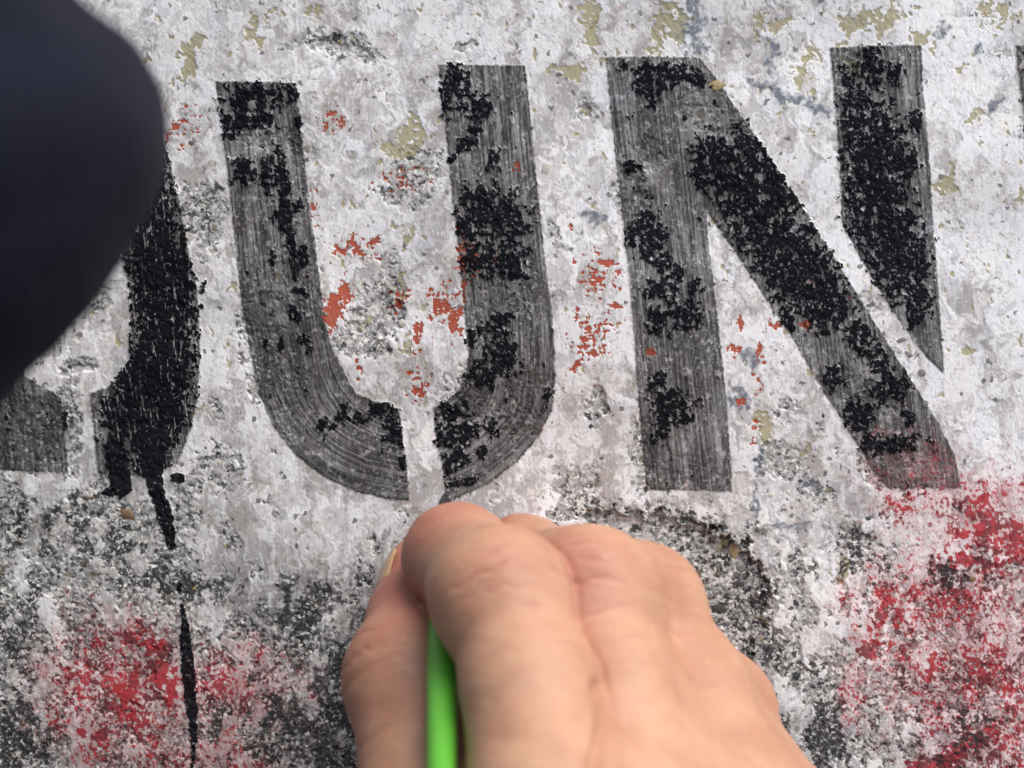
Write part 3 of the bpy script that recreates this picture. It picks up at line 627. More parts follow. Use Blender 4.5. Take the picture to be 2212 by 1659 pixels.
# ------------------------------------------------------------------ implicit surfaces
class Grid:
    def __init__(self, lo, hi, res):
        self.lo = np.array(lo, float); self.res = res
        self.n = np.ceil((np.array(hi) - self.lo) / res).astype(int) + 1
        self.ax = [(self.lo[i] + res * np.arange(self.n[i])).astype(F32) for i in range(3)]
        self.far = 0.2
    def new(self):
        return np.full(self.n, self.far, F32)
    def box(self, lo, hi):
        s = []
        for i in range(3):
            a = int(np.clip(np.floor((lo[i] - self.lo[i]) / self.res), 0, self.n[i]))
            b = int(np.clip(np.ceil((hi[i] - self.lo[i]) / self.res) + 1, 0, self.n[i]))
            s.append(slice(a, max(a, b)))
        return tuple(s)
    def cone(self, d, a, b, ra, rb, k=0.003, squash=None):
        """smooth-union a round cone into the field d"""
        a, b = np.array(a, float), np.array(b, float)
        m = max(ra, rb) * 1.25 + 3 * k + 3 * self.res
        s = self.box(np.minimum(a, b) - m, np.maximum(a, b) + m)
        x = self.ax[0][s[0]][:, None, None] - F32(a[0]); y = self.ax[1][s[1]][None, :, None] - F32(a[1]); z = self.ax[2][s[2]][None, None, :] - F32(a[2])
        ab = b - a; L2 = float(ab @ ab) + 1e-12
        t = np.clip((x * F32(ab[0]) + y * F32(ab[1]) + z * F32(ab[2])) / F32(L2), 0, 1)
        e = np.sqrt((x - t * F32(ab[0])) ** 2 + (y - t * F32(ab[1])) ** 2 + (z - t * F32(ab[2])) ** 2) - (F32(ra) + F32(rb - ra) * t)
        self.smin(d, e, s, k)
    def ball(self, d, c, r, k=0.003):
        self.cone(d, c, np.array(c) + 1e-6, r, r, k)
    def ell(self, d, c, r3, k=0.003):
        c = np.array(c, float); r3 = np.array(r3, float)
        m = r3 + 3 * k + 3 * self.res
        s = self.box(c - m, c + m)
        x = (self.ax[0][s[0]][:, None, None] - F32(c[0])) / F32(r3[0]); y = (self.ax[1][s[1]][None, :, None] - F32(c[1])) / F32(r3[1]); z = (self.ax[2][s[2]][None, None, :] - F32(c[2])) / F32(r3[2])
        q = np.sqrt(x * x + y * y + z * z) + 1e-6
        e = (q - 1) * F32(min(r3))
        self.smin(d, e, s, k)
    def smin(self, d, e, s, k):
        c = d[s]
        h = np.clip(0.5 + 0.5 * (c - e) / F32(k), 0, 1)
        d[s] = c + (e - c) * h - F32(k) * h * (1 - h)
    def merge(self, d, e, k):       # k may be an array
        h = np.clip(0.5 + 0.5 * (d - e) / k, 0, 1)
        return d + (e - d) * h - k * h * (1 - h)
    def surface(self, f):
        ins = f < 0
        nx, ny, nz = f.shape
        cnt = np.zeros((nx - 1, ny - 1, nz - 1), np.int8)
        for a in (0, 1):
            for b in (0, 1):
                for c in (0, 1):
                    cnt += ins[a:nx - 1 + a, b:ny - 1 + b, c:nz - 1 + c]
        act = (cnt > 0) & (cnt < 8)
        I, J, K = np.nonzero(act)
        vid = np.full(act.shape, -1, np.int32); vid[I, J, K] = np.arange(len(I))
        acc = np.zeros((len(I), 3)); num = np.zeros(len(I))
        cor = [(a, b, c) for a in (0, 1) for b in (0, 1) for c in (0, 1)]
        for p in cor:
            for q in cor:
                if sum(q) - sum(p) == 1 and all(q[i] >= p[i] for i in range(3)):
                    fp = f[I + p[0], J + p[1], K + p[2]].astype(float); fq = f[I + q[0], J + q[1], K + q[2]].astype(float)
                    cr = (fp < 0) != (fq < 0)
                    t = np.where(cr, fp / np.where(cr, fp - fq, 1), 0)
                    for i in range(3):
                        acc[:, i] += np.where(cr, p[i] + t * (q[i] - p[i]), 0)
                    num += cr
        v = self.lo + (np.stack([I, J, K], -1) + acc / num[:, None]) * self.res
        quads = []
        for axn in range(3):
            o1, o2 = [(1, 2), (2, 0), (0, 1)][axn]
            sl0 = [slice(None)] * 3; sl1 = [slice(None)] * 3
            sl0[axn] = slice(0, -1); sl1[axn] = slice(1, None)
            cr = ins[tuple(sl0)] != ins[tuple(sl1)]
            E = np.stack(np.nonzero(cr), -1)
            ok = (E[:, o1] > 0) & (E[:, o2] > 0) & (E[:, o1] < f.shape[o1] - 1) & (E[:, o2] < f.shape[o2] - 1)
            E = E[ok]
            def at(d1, d2):
                c = E.copy(); c[:, o1] += d1; c[:, o2] += d2
                return vid[c[:, 0], c[:, 1], c[:, 2]]
            q = np.stack([at(-1, -1), at(0, -1), at(0, 0), at(-1, 0)], -1)
            flip = ~ins[E[:, 0], E[:, 1], E[:, 2]]
            q[flip] = q[flip][:, ::-1]
            quads.append(q)
        q = np.concatenate(quads)
        used = np.unique(q); new = np.full(len(v), -1, np.int64); new[used] = np.arange(len(used))
        return v[used], new[q]

def vnormals(v, q):
    n = np.zeros_like(v)
    fn = np.cross(v[q[:, 2]] - v[q[:, 0]], v[q[:, 3]] - v[q[:, 1]])
    for i in range(4):
        for c in range(3):
            n[:, c] += np.bincount(q[:, i], fn[:, c], len(v))
    return n / (np.linalg.norm(n, axis=1, keepdims=True) + 1e-12)

def relax(v, q, it, f=0.5):
    e = np.concatenate([q[:, [0, 1]], q[:, [1, 2]], q[:, [2, 3]], q[:, [3, 0]]]); e = np.concatenate([e, e[:, ::-1]])
    num = np.bincount(e[:, 0], minlength=len(v)).astype(float)[:, None]
    for k in range(it):
        s = np.stack([np.bincount(e[:, 0], v[e[:, 1], c], len(v)) for c in range(3)], -1) / num
        v = v + (f if k % 2 == 0 else -f * 1.03) * (s - v)
    return v

def subdivide(v, q):
    e = np.sort(np.concatenate([q[:, [0, 1]], q[:, [1, 2]], q[:, [2, 3]], q[:, [3, 0]]]), 1)
    key = e[:, 0].astype(np.int64) * len(v) + e[:, 1]
    uk, first, inv = np.unique(key, return_index=True, return_inverse=True)
    em = v[e[first]].mean(1); fc = v[q].mean(1)
    n, ne, nq = len(v), len(uk), len(q)
    a = n + inv[:nq]; b = n + inv[nq:2 * nq]; c = n + inv[2 * nq:3 * nq]; d = n + inv[3 * nq:]; m = n + ne + np.arange(nq)
    Q = np.concatenate([np.stack([q[:, 0], a, m, d], -1), np.stack([a, q[:, 1], b, m], -1), np.stack([m, b, q[:, 2], c], -1), np.stack([d, m, c, q[:, 3]], -1)])
    return np.concatenate([v, em, fc]), Q

# ------------------------------------------------------------------ materials for people, clothes and brush
def skin_material():
    N = NT('skin')
    r_, dark_, _, _ = N.attr('flush')
    c = N.coord()
    big = N.noise(c, 90, 4, .55); mid = N.noise(c, 420, 3, .6); fin = N.noise(c, 1500, 3, .6)
    col = N.mix(N.ss(big, .3, .72), (0.48, 0.246, 0.150), (0.595, 0.340, 0.215))
    col = N.mix(N.math('MULTIPLY', N.ss(mid, .5, .75), .30), col, (0.62, 0.375, 0.215))
    col = N.mix(N.math('MULTIPLY', r_, N.lerp(mid, .65, 1.0)), col, (0.40, 0.125, 0.10))
    col = N.mix(N.math('MULTIPLY', N.ss(fin, .60, .75), .16), col, (0.50, 0.25, 0.14))
    N.put(N.p.inputs['Base Color'], col)
    N.p.inputs['Subsurface Weight'].default_value = .22
    N.p.inputs['Subsurface Radius'].default_value = (1.0, .36, .18)
    N.p.inputs['Subsurface Scale'].default_value = .0022
    N.put(N.p.inputs['Roughness'], N.lerp(mid, .42, .60))
    N.p.inputs['Specular IOR Level'].default_value = .40
    vor = N.n('ShaderNodeTexVoronoi', feature='DISTANCE_TO_EDGE')
    N.put(vor.inputs['Vector'], N.coord((1150, 1150, 1900)))
    vor.inputs['Scale'].default_value = 1.0
    hh = N.math('ADD', N.math('MULTIPLY', N.ss(vor.outputs[0], 0, .22), .6), N.math('MULTIPLY', fin, .7))
    N.bump(hh, .42, .00016)
    return N.m
M_SKIN = skin_material()

def cloth_material(name, a, b, scale=900):
    N = NT(name)
    c = N.coord()
    w1 = N.n('ShaderNodeTexWave'); N.put(w1.inputs['Vector'], N.coord((1, 1, 1.0))); w1.inputs['Scale'].default_value = scale * .35
    w1.inputs['Distortion'].default_value = 1.5
    n = N.noise(c, scale * 1.6, 3); big = N.noise(c, 28, 4)
    N.put(N.p.inputs['Base Color'], N.mix(N.math('ADD', N.math('MULTIPLY', n, .6), N.math('MULTIPLY', big, .5), clamp=True), a, b))
    N.p.inputs['Roughness'].default_value = .95
    N.p.inputs['Specular IOR Level'].default_value = .06
    N.p.inputs['Sheen Weight'].default_value = .03
    N.bump(N.math('ADD', n, N.math('MULTIPLY', w1.outputs['Fac'], .6)), .5, .0008)
    return N.m
M_NAVY = cloth_material('navy_fleece', (0.0085, 0.0095, 0.0160), (0.0190, 0.0208, 0.0345))
M_SHIRT = cloth_material('dark_shirt', (0.03, 0.032, 0.036), (0.07, 0.07, 0.075))
M_DENIM = cloth_material('denim', (0.02, 0.03, 0.06), (0.05, 0.07, 0.12))
M_SHOE = cloth_material('shoe_leather', (0.015, 0.013, 0.012), (0.04, 0.035, 0.03))
M_HAIR = cloth_material('hair', (0.02, 0.014, 0.01), (0.06, 0.04, 0.03), 300)

def set_flush(me, red, dark=None):
    a = np.zeros((len(me.vertices), 4), F32)
    a[:, 0] = red
    if dark is not None: a[:, 1] = dark
    at = me.attributes.new('flush', 'FLOAT_COLOR', 'POINT')
    at.data.foreach_set('color', a.ravel())

# ------------------------------------------------------------------ the painter's right hand
J = {
 'i': [P(1020, 1188, .011), P(988, 1205, .0255), P(1082, 1290, .0465), P(1196, 1760, .069)],
 'm': [P(1150, 1230, .0075), P(1128, 1224, .018), P(1270, 1289, .037), P(1385, 1775, .060)],
 'r': [P(1290, 1290, .0075), P(1295, 1275, .011), P(1384, 1312, .0265), P(1592, 1765, .047)],
 'p': [P(1440, 1500, .0065), P(1450, 1470, .009), P(1552, 1535, .0165), P(1672, 1800, .034)],
}
RAD = {'i': (.0070, .0083, .0097, .0110), 'm': (.0070, .0080, .0098, .0110), 'r': (.0066, .0076, .0088, .0106), 'p': (.0060, .0066, .0075, .0098)}
WRIST = np.array([0.030, -0.116, -0.132])
THUMB = [P(908, 1236, .0100), P(893, 1462, .0290), P(946, 1850, .0480), np.array([0.004, -0.093, -0.118])]
TH_R = (.0060, .0098, .0112, .0130)

def build_hand():
    G = Grid((-0.040, -0.148, -0.155), (0.060, 0.001, -0.014), 0.00088)
    zg = G.ax[2][None, None, :]
    KM = {'i': 0.0, 'm': .0004, 'r': .0050, 'p': .0075}
    kz = (0.0006 + 0.0052 * np.clip((-0.041 - zg) / 0.012, 0, 1)).astype(F32)       # webs close toward the knuckles
    d = None; FD = {}
    for f in 'imrp':
        e = G.new(); j, r = J[f], RAD[f]
        G.cone(e, j[0], j[1], r[0], r[1], .002)
        G.cone(e, j[1], j[2], r[1], r[2] * .93, .003)
        G.ball(e, j[2] + np.array([0, -.0002, 0]), r[2] * .99, .006)
        mid = j[2] * .55 + j[3] * .45 + (np.array([.0010, 0, 0]) if f == 'i' else 0)
        w_ = .955 if f == 'i' else .97
        G.cone(e, j[2], mid, r[2] * .93, r[2] * w_, .003)
        G.cone(e, mid, j[3], r[2] * w_, r[3], .004)
        FD[f] = e.copy()
        d = e if d is None else G.merge(d, e, kz + F32(KM[f]))
    back = G.new()
    for f, w in zip('imrp', (-.014, -.004, .006, .015)):
        G.cone(back, J[f][3], WRIST + np.array([w, 0, 0]), RAD[f][3], .0150, .008)
        G.cone(back, J[f][3] + np.array([0, .010, -.006]), WRIST + np.array([w, .008, -.006]), .010, .016, .008)
    for a, b, ra in (('m', 'r', .0077), ('r', 'p', .0066)):     # flesh between the bent knuckles
        G.cone(back, J[a][2] + np.array([0, .0022, 0]), J[b][2] + np.array([-.0006, .0020, 0]), ra, ra * .94, .004)
    G.cone(back, J['r'][2] * .6 + J['r'][3] * .4 + np.array([.002, .003, 0]), J['p'][2] + np.array([.0002, .001, 0]), .0080, .0070, .005)
    for a, b in ('im', 'mr', 'rp'):     # webs
        pa, pb = J[a][3] * .74 + J[a][2] * .26, J[b][3] * .74 + J[b][2] * .26
        G.cone(back, pa + np.array([0, .004, 0]), pb + np.array([0, .004, 0]), .0066, .0066, .006)
    G.cone(back, WRIST, WRIST + np.array([.006, -.050, -.060]), .024, .026, .012)
    d = G.merge(d, back, np.full((1, 1, 1), .006, F32))
    e = G.new()
    G.cone(e, THUMB[0], THUMB[0] * .5 + THUMB[1] * .5, TH_R[0], .0079, .003)
    G.cone(e, THUMB[0] * .5 + THUMB[1] * .5, THUMB[1], .0079, TH_R[1], .003)
    G.ball(e, THUMB[1] + np.array([-.0006, -.0006, 0]), TH_R[1], .004)
    G.cone(e, THUMB[1], THUMB[2], TH_R[1] * .97, TH_R[2], .004)
    G.cone(e, THUMB[2], THUMB[3], TH_R[2], TH_R[3], .006)
    G.cone(e, THUMB[3], WRIST + np.array([-.012, .006, 0]), TH_R[3], .016, .01)
    G.cone(e, THUMB[2] + np.array([.006, .004, -.010]), J['i'][3] + np.array([-.002, .010, -.012]), .009, .009, .008)
    ke = (0.0005 + 0.006 * np.clip((-0.058 - zg) / 0.012, 0, 1)).astype(F32)
    d = G.merge(d, e, ke)
    v, q = G.surface(d)
    v = relax(v, q, 4)
    v, q = subdivide(v, q)
    v = relax(v, q, 4)
    n = vnormals(v, q)
    gi = [np.clip(np.round((v[:, i] - G.lo[i]) / G.res).astype(int), 0, G.n[i] - 1) for i in range(3)]
    def samp(f):        # trilinear
        t = [(v[:, i] - G.lo[i]) / G.res for i in range(3)]
        b = [np.clip(np.floor(t[i]).astype(int), 0, G.n[i] - 2) for i in range(3)]
        w = [t[i] - b[i] for i in range(3)]
        o = 0
        for a0 in (0, 1):
            for a1 in (0, 1):
                for a2 in (0, 1):
                    o = o + f[b[0] + a0, b[1] + a1, b[2] + a2] * (w[0] if a0 else 1 - w[0]) * (w[1] if a1 else 1 - w[1]) * (w[2] if a2 else 1 - w[2])
        return o
    # creases, knuckle wrinkles, tendons and soft swellings, all pushed along the normal
    x, y, z = v.T
    wob = fbm(x * 260, z * 260 + y * 90, 3, 77)
    wob2 = fbm(x * 700, z * 700 + y * 300, 2, 78)
    off = np.zeros(len(v)); red = np.zeros(len(v))
    facing = np.clip(-n[:, 1] * .8 + n[:, 2] * .25, 0, 1)
    def along(a, b):
        ab = b - a
        return (v - a) @ ab / np.linalg.norm(ab), np.linalg.norm((v - a) - ((v - a) @ ab / (ab @ ab))[:, None] * ab, axis=1)
    def wrinkles(f, spec, rr):
        j = J[f]
        s, rad = along(j[2], j[3])
        near = np.exp(-np.clip(rad - RAD[f][2] * .4, 0, 1) ** 2 / (2 * (RAD[f][2] * .95) ** 2)) * facing
        for pos, dep, wid, seed in spec:
            w = s + .0005 * wob + .00018 * wob2 + .0015 * fbm(x * 95 + seed * 9.1, z * 30, 2, seed)
            part_ = np.clip(.50 + 1.1 * fbm(x * 150 + seed * 3.3, y * 10 + z * 10, 2, seed + 5), 0, 1); wid = wid * .72
            g = np.exp(-((w - pos) / wid) ** 2)
            off[:] -= 1.05 * dep * g * near * part_
            off[:] += dep * .18 * np.exp(-((w - pos - wid * 2.2) / (wid * 1.6)) ** 2) * near * part_
            red[:] += .60 * g * near * part_
        red[:] += rr * np.exp(-(s / .009) ** 2) * near
    wrinkles('i', [(-.0060, .00026, .00050, 1), (-.0036, .00048, .00055, 2), (-.0012, .00034, .0005, 3), (.0018, .00050, .0006, 4), (.0046, .00036, .0005, 5), (.0085, .00022, .0006, 6), (.0150, .00016, .0007, 7)], .30)
    wrinkles('m', [(-.0060, .00036, .00055, 11), (-.0030, .00052, .0006, 12), (.0000, .00040, .0006, 13), (.0040, .00040, .0005, 14), (.0080, .00022, .0006, 15), (.0140, .00014, .0008, 16)], .22)
    wrinkles('r', [(-.0040, .00034, .0006, 21), (-.0010, .00040, .0006, 22), (.0030, .00030, .0006, 23), (.0080, .00018, .0006, 24)], .18)
    wrinkles('p', [(-.0020, .00030, .0006, 31), (.0020, .00026, .0006, 32)], .12)
    s, rad = along(THUMB[1], THUMB[2])
    for pos, dep, wid, seed in [(-.0045, .00028, .0006, 41), (-.001, .00036, .0006, 42), (.003, .00026, .0006, 43), (.013, .0002, .0007, 44)]:
        g = np.exp(-((s + .001 * wob + .0010 * fbm(x * 120, z * 80, 2, seed) - pos) / wid) ** 2) * np.exp(-np.clip(rad - .006, 0, 1) ** 2 / (2 * .006 ** 2)) * np.clip(-n[:, 0] * .6 - n[:, 1] * .7, 0, 1)
        off -= dep * g; red += .25 * g
    for a, b, dep, wid in (('i', 'm', .0006, .0008), ('m', 'r', .00016, .0014), ('r', 'p', .00010, .0015)):
        df_ = samp(FD[a]) - samp(FD[b])
        fade = np.clip((z + .0475) / .005, 0, 1) * (np.minimum(samp(FD[a]), samp(FD[b])) < .004)
        g = np.exp(-(df_ / wid) ** 2) * fade
        off -= dep * g; red += .20 * np.exp(-(df_ / (wid * 2)) ** 2) * fade * dep / .0006
    # fine lengthwise and crosswise lines of the skin
    off += .00005 * fbm(x * 250, z * 1100, 3, 55) * facing + .00011 * fbm(x * 130, z * 150 + y * 100, 2, 56)
    # the fold that forks below the web between index and middle finger
    def crease(pts, dep, wid):
        best = np.full(len(v), 1.0)
        for a, b in zip(pts[:-1], pts[1:]):
            ab = b - a
            t = np.clip(((x - a[0]) * ab[0] + (z - a[2]) * ab[2]) / (ab[0] ** 2 + ab[2] ** 2), 0, 1)
            best = np.minimum(best, np.hypot(x - a[0] - t * ab[0], z - a[2] - t * ab[2]))
        g = np.exp(-(best / wid) ** 2) * np.clip(-n[:, 1] * 2, 0, 1)
        off[:] -= dep * g; red[:] += .12 * np.exp(-(best / (wid * 1.6)) ** 2) * np.clip(-n[:, 1] * 2, 0, 1)
    crease([P(1280, 1440, .042), P(1294, 1492, .043), P(1284, 1530, .048), P(1268, 1580, .050)], .0014, .0011)
    crease([P(1294, 1492, .043), P(1330, 1524, .046), P(1352, 1560, .048)], .0006, .0012)
    crease([P(1476, 1436, .030), P(1500, 1452, .031), P(1530, 1462, .031)], .0005, .0009)
    # flush of the thumb side
    tl = np.exp(-(np.linalg.norm(v - P(890, 1290, .018), axis=1) / .017) ** 2)
    red += 1.5 * tl * np.clip(n[:, 0] * .35 + .85, 0, 1) + .22 * np.exp(-(np.linalg.norm(v - P(965, 1130, .03), axis=1) / .008) ** 2)
    red += .25 * np.clip(fbm(x * 60, z * 60 + y * 40, 3, 57), 0, 1)
    v = v + n * off[:, None]
    v[:, 1] = np.minimum(v[:, 1], -0.0009)
    return v, q, np.clip(red, 0, .9)

# ------------------------------------------------------------------ bodies out of the frame (coarse, but whole)
def limb(G, d, pts, rad, k=.02):
    for a, b, ra, rb in zip(pts[:-1], pts[1:], rad[:-1], rad[1:]):
        G.cone(d, a, b, ra, rb, k)

def head(G, d, c, fwd, up):
    fwd = np.array(fwd, float); fwd /= np.linalg.norm(fwd); up = np.array(up, float); up /= np.linalg.norm(up)
    side = np.cross(fwd, up)
    at = lambda f, u, s=0: np.array(c) + fwd * f + up * u + side * s
    G.cone(d, at(-.02, .03), at(.012, .028), .092, .085, .02)
    G.cone(d, at(.030, -.02), at(.050, -.085), .064, .040, .03)
    G.cone(d, at(.088, .005), at(.108, -.030), .010, .015, .012)       # nose
    G.cone(d, at(.082, -.058, -.018), at(.082, -.058, .018), .011, .011, .01)   # lips
    for s in (-1, 1):
        G.ell(d, at(-.005, -.012, .084 * s), (.018, .018, .030), .008)  # ears
        G.cone(d, at(.080, .022, .018 * s), at(.070, .024, .050 * s), .011, .010, .012)   # brow
    G.cone(d, at(-.03, -.06), at(-.045, -.17), .056, .060, .03)
    return at

def grid_mesh(name, G, d, sm=4, folds=0.0, seed=0):
    v, q = G.surface(d)
    v = relax(v, q, sm)
    if folds:
        n = vnormals(v, q)
        v = v + n * (folds * (fbm(v[:, 0] * 16 + v[:, 1] * 9, v[:, 2] * 22 + v[:, 1] * 6, 3, seed)))[:, None]
    return mesh_np(name, v, q), v, q

def build_painter():
    hv, hq, red = build_hand()
    elbow = np.array([.085, -.285, -.345]); sh = np.array([.06, -.52, -.30])
    hip = np.array([-.10, -.66, -.80]); hc = np.array([-.13, -.60, -.055])
    sh2 = np.array([-.30, -.56, -.30]); ctr = (sh + sh2) / 2
    G = Grid((-.55, -1.05, -1.15), (.30, -.14, .14), .009)
    d = G.new()
    limb(G, d, [WRIST + np.array([.006, -.050, -.060]), elbow * .5 + WRIST * .5 + np.array([.01, -.02, 0]), elbow, sh], [.024, .036, .044, .056])
    limb(G, d, [sh2, [-.42, -.50, -.56], [-.22, -.36, -.66]], [.056, .044, .034])
    G.ell(d, np.array([-.21, -.34, -.67]), (.05, .04, .03), .02)
    limb(G, d, [sh, ctr + np.array([0, 0, .02]), sh2], [.07, .08, .07], .04)
    limb(G, d, [ctr + np.array([0, .0, -.10]), hip], [.135, .14], .06)
    for s in (-1, 1):       # kneeling
        limb(G, d, [hip + np.array([.09 * s, 0, 0]), hip + np.array([.12 * s, .34, -.20]), hip + np.array([.12 * s, -.06, -.28]), hip + np.array([.12 * s, -.16, -.31])], [.10, .062, .050, .036], .03)
    head(G, d, hc, (.25, 1, -.05), (0, .05, 1))
    limb(G, d, [hc + np.array([0, -.03, -.08]), ctr + np.array([0, .0, .0])], [.06, .07], .04)
    me0, cv, cq = grid_mesh('tmp', G, d)
    v = np.concatenate([hv, cv]); q = np.concatenate([hq, cq + len(hv)])
    root = empty('person', (float(hip[0]), float(hip[1]), -1.15))
    tag(root, 'person whose bare right hand holds the green brush against the wall', 'person')
    me = mesh_np('body', v, q)
    set_flush(me, np.concatenate([red, np.full(len(cv), .15)]))
    adopt(link('body', me, None, M_SKIN), root)
    # shirt with the sleeve pushed up to the wrist
    d2 = G.new()
    limb(G, d2, [WRIST + np.array([.006, -.060, -.072]), elbow * .5 + WRIST * .5 + np.array([.01, -.02, 0]), elbow, sh], [.036, .048, .058, .074])
    limb(G, d2, [sh2, [-.42, -.50, -.56], [-.26, -.38, -.65]], [.074, .058, .046])
    limb(G, d2, [sh, ctr + np.array([0, 0, .01]), sh2], [.085, .09, .085], .05)
    limb(G, d2, [ctr + np.array([0, .0, -.10]), hip], [.155, .160], .07)
    ms, _, _ = grid_mesh('shirt', G, d2, 4, .006, 3)
    adopt(link('shirt', ms, None, M_SHIRT), root)
    d3 = G.new()
    G.cone(d3, hip + np.array([0, 0, .02]), hip + np.array([0, .02, -.04]), .165, .16, .05)
    for s in (-1, 1):
        limb(G, d3, [hip + np.array([.09 * s, 0, 0]), hip + np.array([.12 * s, .34, -.20]), hip + np.array([.12 * s, -.04, -.27])], [.115, .078, .064], .03)
    mt, _, _ = grid_mesh('trousers', G, d3, 4, .006, 4)
    adopt(link('trousers', mt, None, M_DENIM), root)
    d4 = G.new()
    G.cone(d4, hc + np.array([-.012, -.035, .045]), hc + np.array([.0, .0, .050]), .094, .088, .02)
    G.cone(d4, hc + np.array([0, -.055, .03]), hc + np.array([0, -.06, -.05]), .085, .06, .02)
    mh, _, _ = grid_mesh('hair', G, d4, 3, .006, 5)
    adopt(link('hair', mh, None, M_HAIR), root)
    # thumbnail: a small curved plate on the wall side of the thumb tip
    bm = bmesh.new()
    ax = THUMB[0] - THUMB[1]; ax /= np.linalg.norm(ax)
    nd = np.array([-.93, -.26, .0]); nd -= ax * (nd @ ax); nd /= np.linalg.norm(nd)
    sd_ = np.cross(ax, nd)
    rows = []
    for i in range(11):
        t = i / 10; row = []
        for k in range(11):
            a = (k / 10 - .5) * 1.45 * (1 - .45 * max(0, t - .72) ** 2 * 12)
            rr = (.0062 + (.0079 - .0062) * (1 - t) * .7) + .0002
            base = THUMB[0] + ax * (-.0072 + .0092 * t)
            p = base + (nd * math.cos(a) + sd_ * math.sin(a)) * rr - nd * (.0009 * max(0, t - .6) * 2)
            row.append(bm.verts.new(p))
        rows.append(row)
    for i in range(10):
        for k in range(10):
            bm.faces.new((rows[i][k], rows[i][k + 1], rows[i + 1][k + 1], rows[i + 1][k]))
    bmesh.ops.recalc_face_normals(bm, faces=bm.faces)
    bmesh.ops.solidify(bm, geom=list(bm.faces), thickness=.00035)
    mn = bpy.data.meshes.new('thumbnail'); bm.to_mesh(mn); bm.free()
    for p in mn.polygons: p.use_smooth = True
    N = NT('nail')
    N.put(N.p.inputs['Base Color'], N.mix(N.noise(N.coord((900, 900, 200)), 1, 2), (0.40, 0.24, 0.135), (0.47, 0.32, 0.17)))
    N.p.inputs['Roughness'].default_value = .35
    adopt(link('thumbnail', mn, None, N.m), root)
build_painter()

# ------------------------------------------------------------------ the paintbrush
def lathe(name, mat, prof, a, b, parent, seg=28):
    a, b = np.array(a), np.array(b); ax = (b - a); L = np.linalg.norm(ax); ax /= L
    s1 = np.cross(ax, [0, 1, 0]); s1 /= np.linalg.norm(s1); s2 = np.cross(ax, s1)
    bm = bmesh.new(); rings = []
    for t, r in prof:
        rings.append([bm.verts.new(a + ax * L * t + (s1 * math.cos(2 * math.pi * k / seg) + s2 * math.sin(2 * math.pi * k / seg)) * r) for k in range(seg)])
    for r0, r1 in zip(rings[:-1], rings[1:]):
        for k in range(seg):
            bm.faces.new((r0[k], r0[(k + 1) % seg], r1[(k + 1) % seg], r1[k]))
    bm.faces.new(rings[0][::-1]); bm.faces.new(rings[-1])
    bmesh.ops.recalc_face_normals(bm, faces=bm.faces)
    me = bpy.data.meshes.new(name); bm.to_mesh(me); bm.free()
    for p in me.polygons: p.use_smooth = len(p.vertices) == 4
    o = link(name, me, None, mat)
    adopt(o, parent)
    return o

def build_brush():
    tip = P(961, 1066, .0004); low = P(953, 1659, .0645)
    ax = (low - tip) / np.linalg.norm(low - tip)
    root = empty('paintbrush', tuple(float(c) for c in tip))
    tag(root, 'thin paintbrush with a bright green handle held between thumb and finger', 'paintbrush')
    at = lambda mm: tip + ax * mm / 1000
    N = NT('green_lacquer')
    n = N.noise(N.coord((300, 300, 60)), 1, 3)
    N.put(N.p.inputs['Base Color'], N.mix(n, (0.085, 0.39, 0.026), (0.130, 0.47, 0.046)))
    N.p.inputs['Roughness'].default_value = .38
    N.bump(N.noise(N.coord(), 500, 2), .08, .0002)
    L = 175.0
    prof = [(20, .0014), (20.5, .0018), (24, .00185), (30, .00205), (38, .00228), (46, .00245), (54, .00238), (64, .0022), (80, .0019), (110, .0016), (150, .0013), (185, .0011), (190, .0008), (191, .0003)]
    lathe('handle', N.m, [((m - 20) / 171, r) for m, r in prof], at(20), at(191), root)
    F = NT('ferrule_metal')
    F.p.inputs['Metallic'].default_value = 1
    F.put(F.p.inputs['Base Color'], F.mix(F.noise(F.coord(), 300, 3), (.45, .44, .42), (.70, .69, .66)))
    F.p.inputs['Roughness'].default_value = .3
    lathe('ferrule', F.m, [(0, .0009), (.02, .0011), (.5, .0014), (.52, .00155), (.56, .0014), (.9, .0017), (.93, .0019), (1, .0018)], at(7.5), at(21.5), root)
    B = NT('wet_bristle')
    B.put(B.p.inputs['Base Color'], B.mix(B.noise(B.coord((4000, 4000, 300)), 1, 2), (.012, .012, .013), (.045, .042, .04)))
    B.p.inputs['Roughness'].default_value = .4
    lathe('bristles', B.m, [(0, .00015), (.15, .00062), (.4, .00105), (.75, .0011), (1, .0009)], at(0), at(8.5), root)
build_brush()

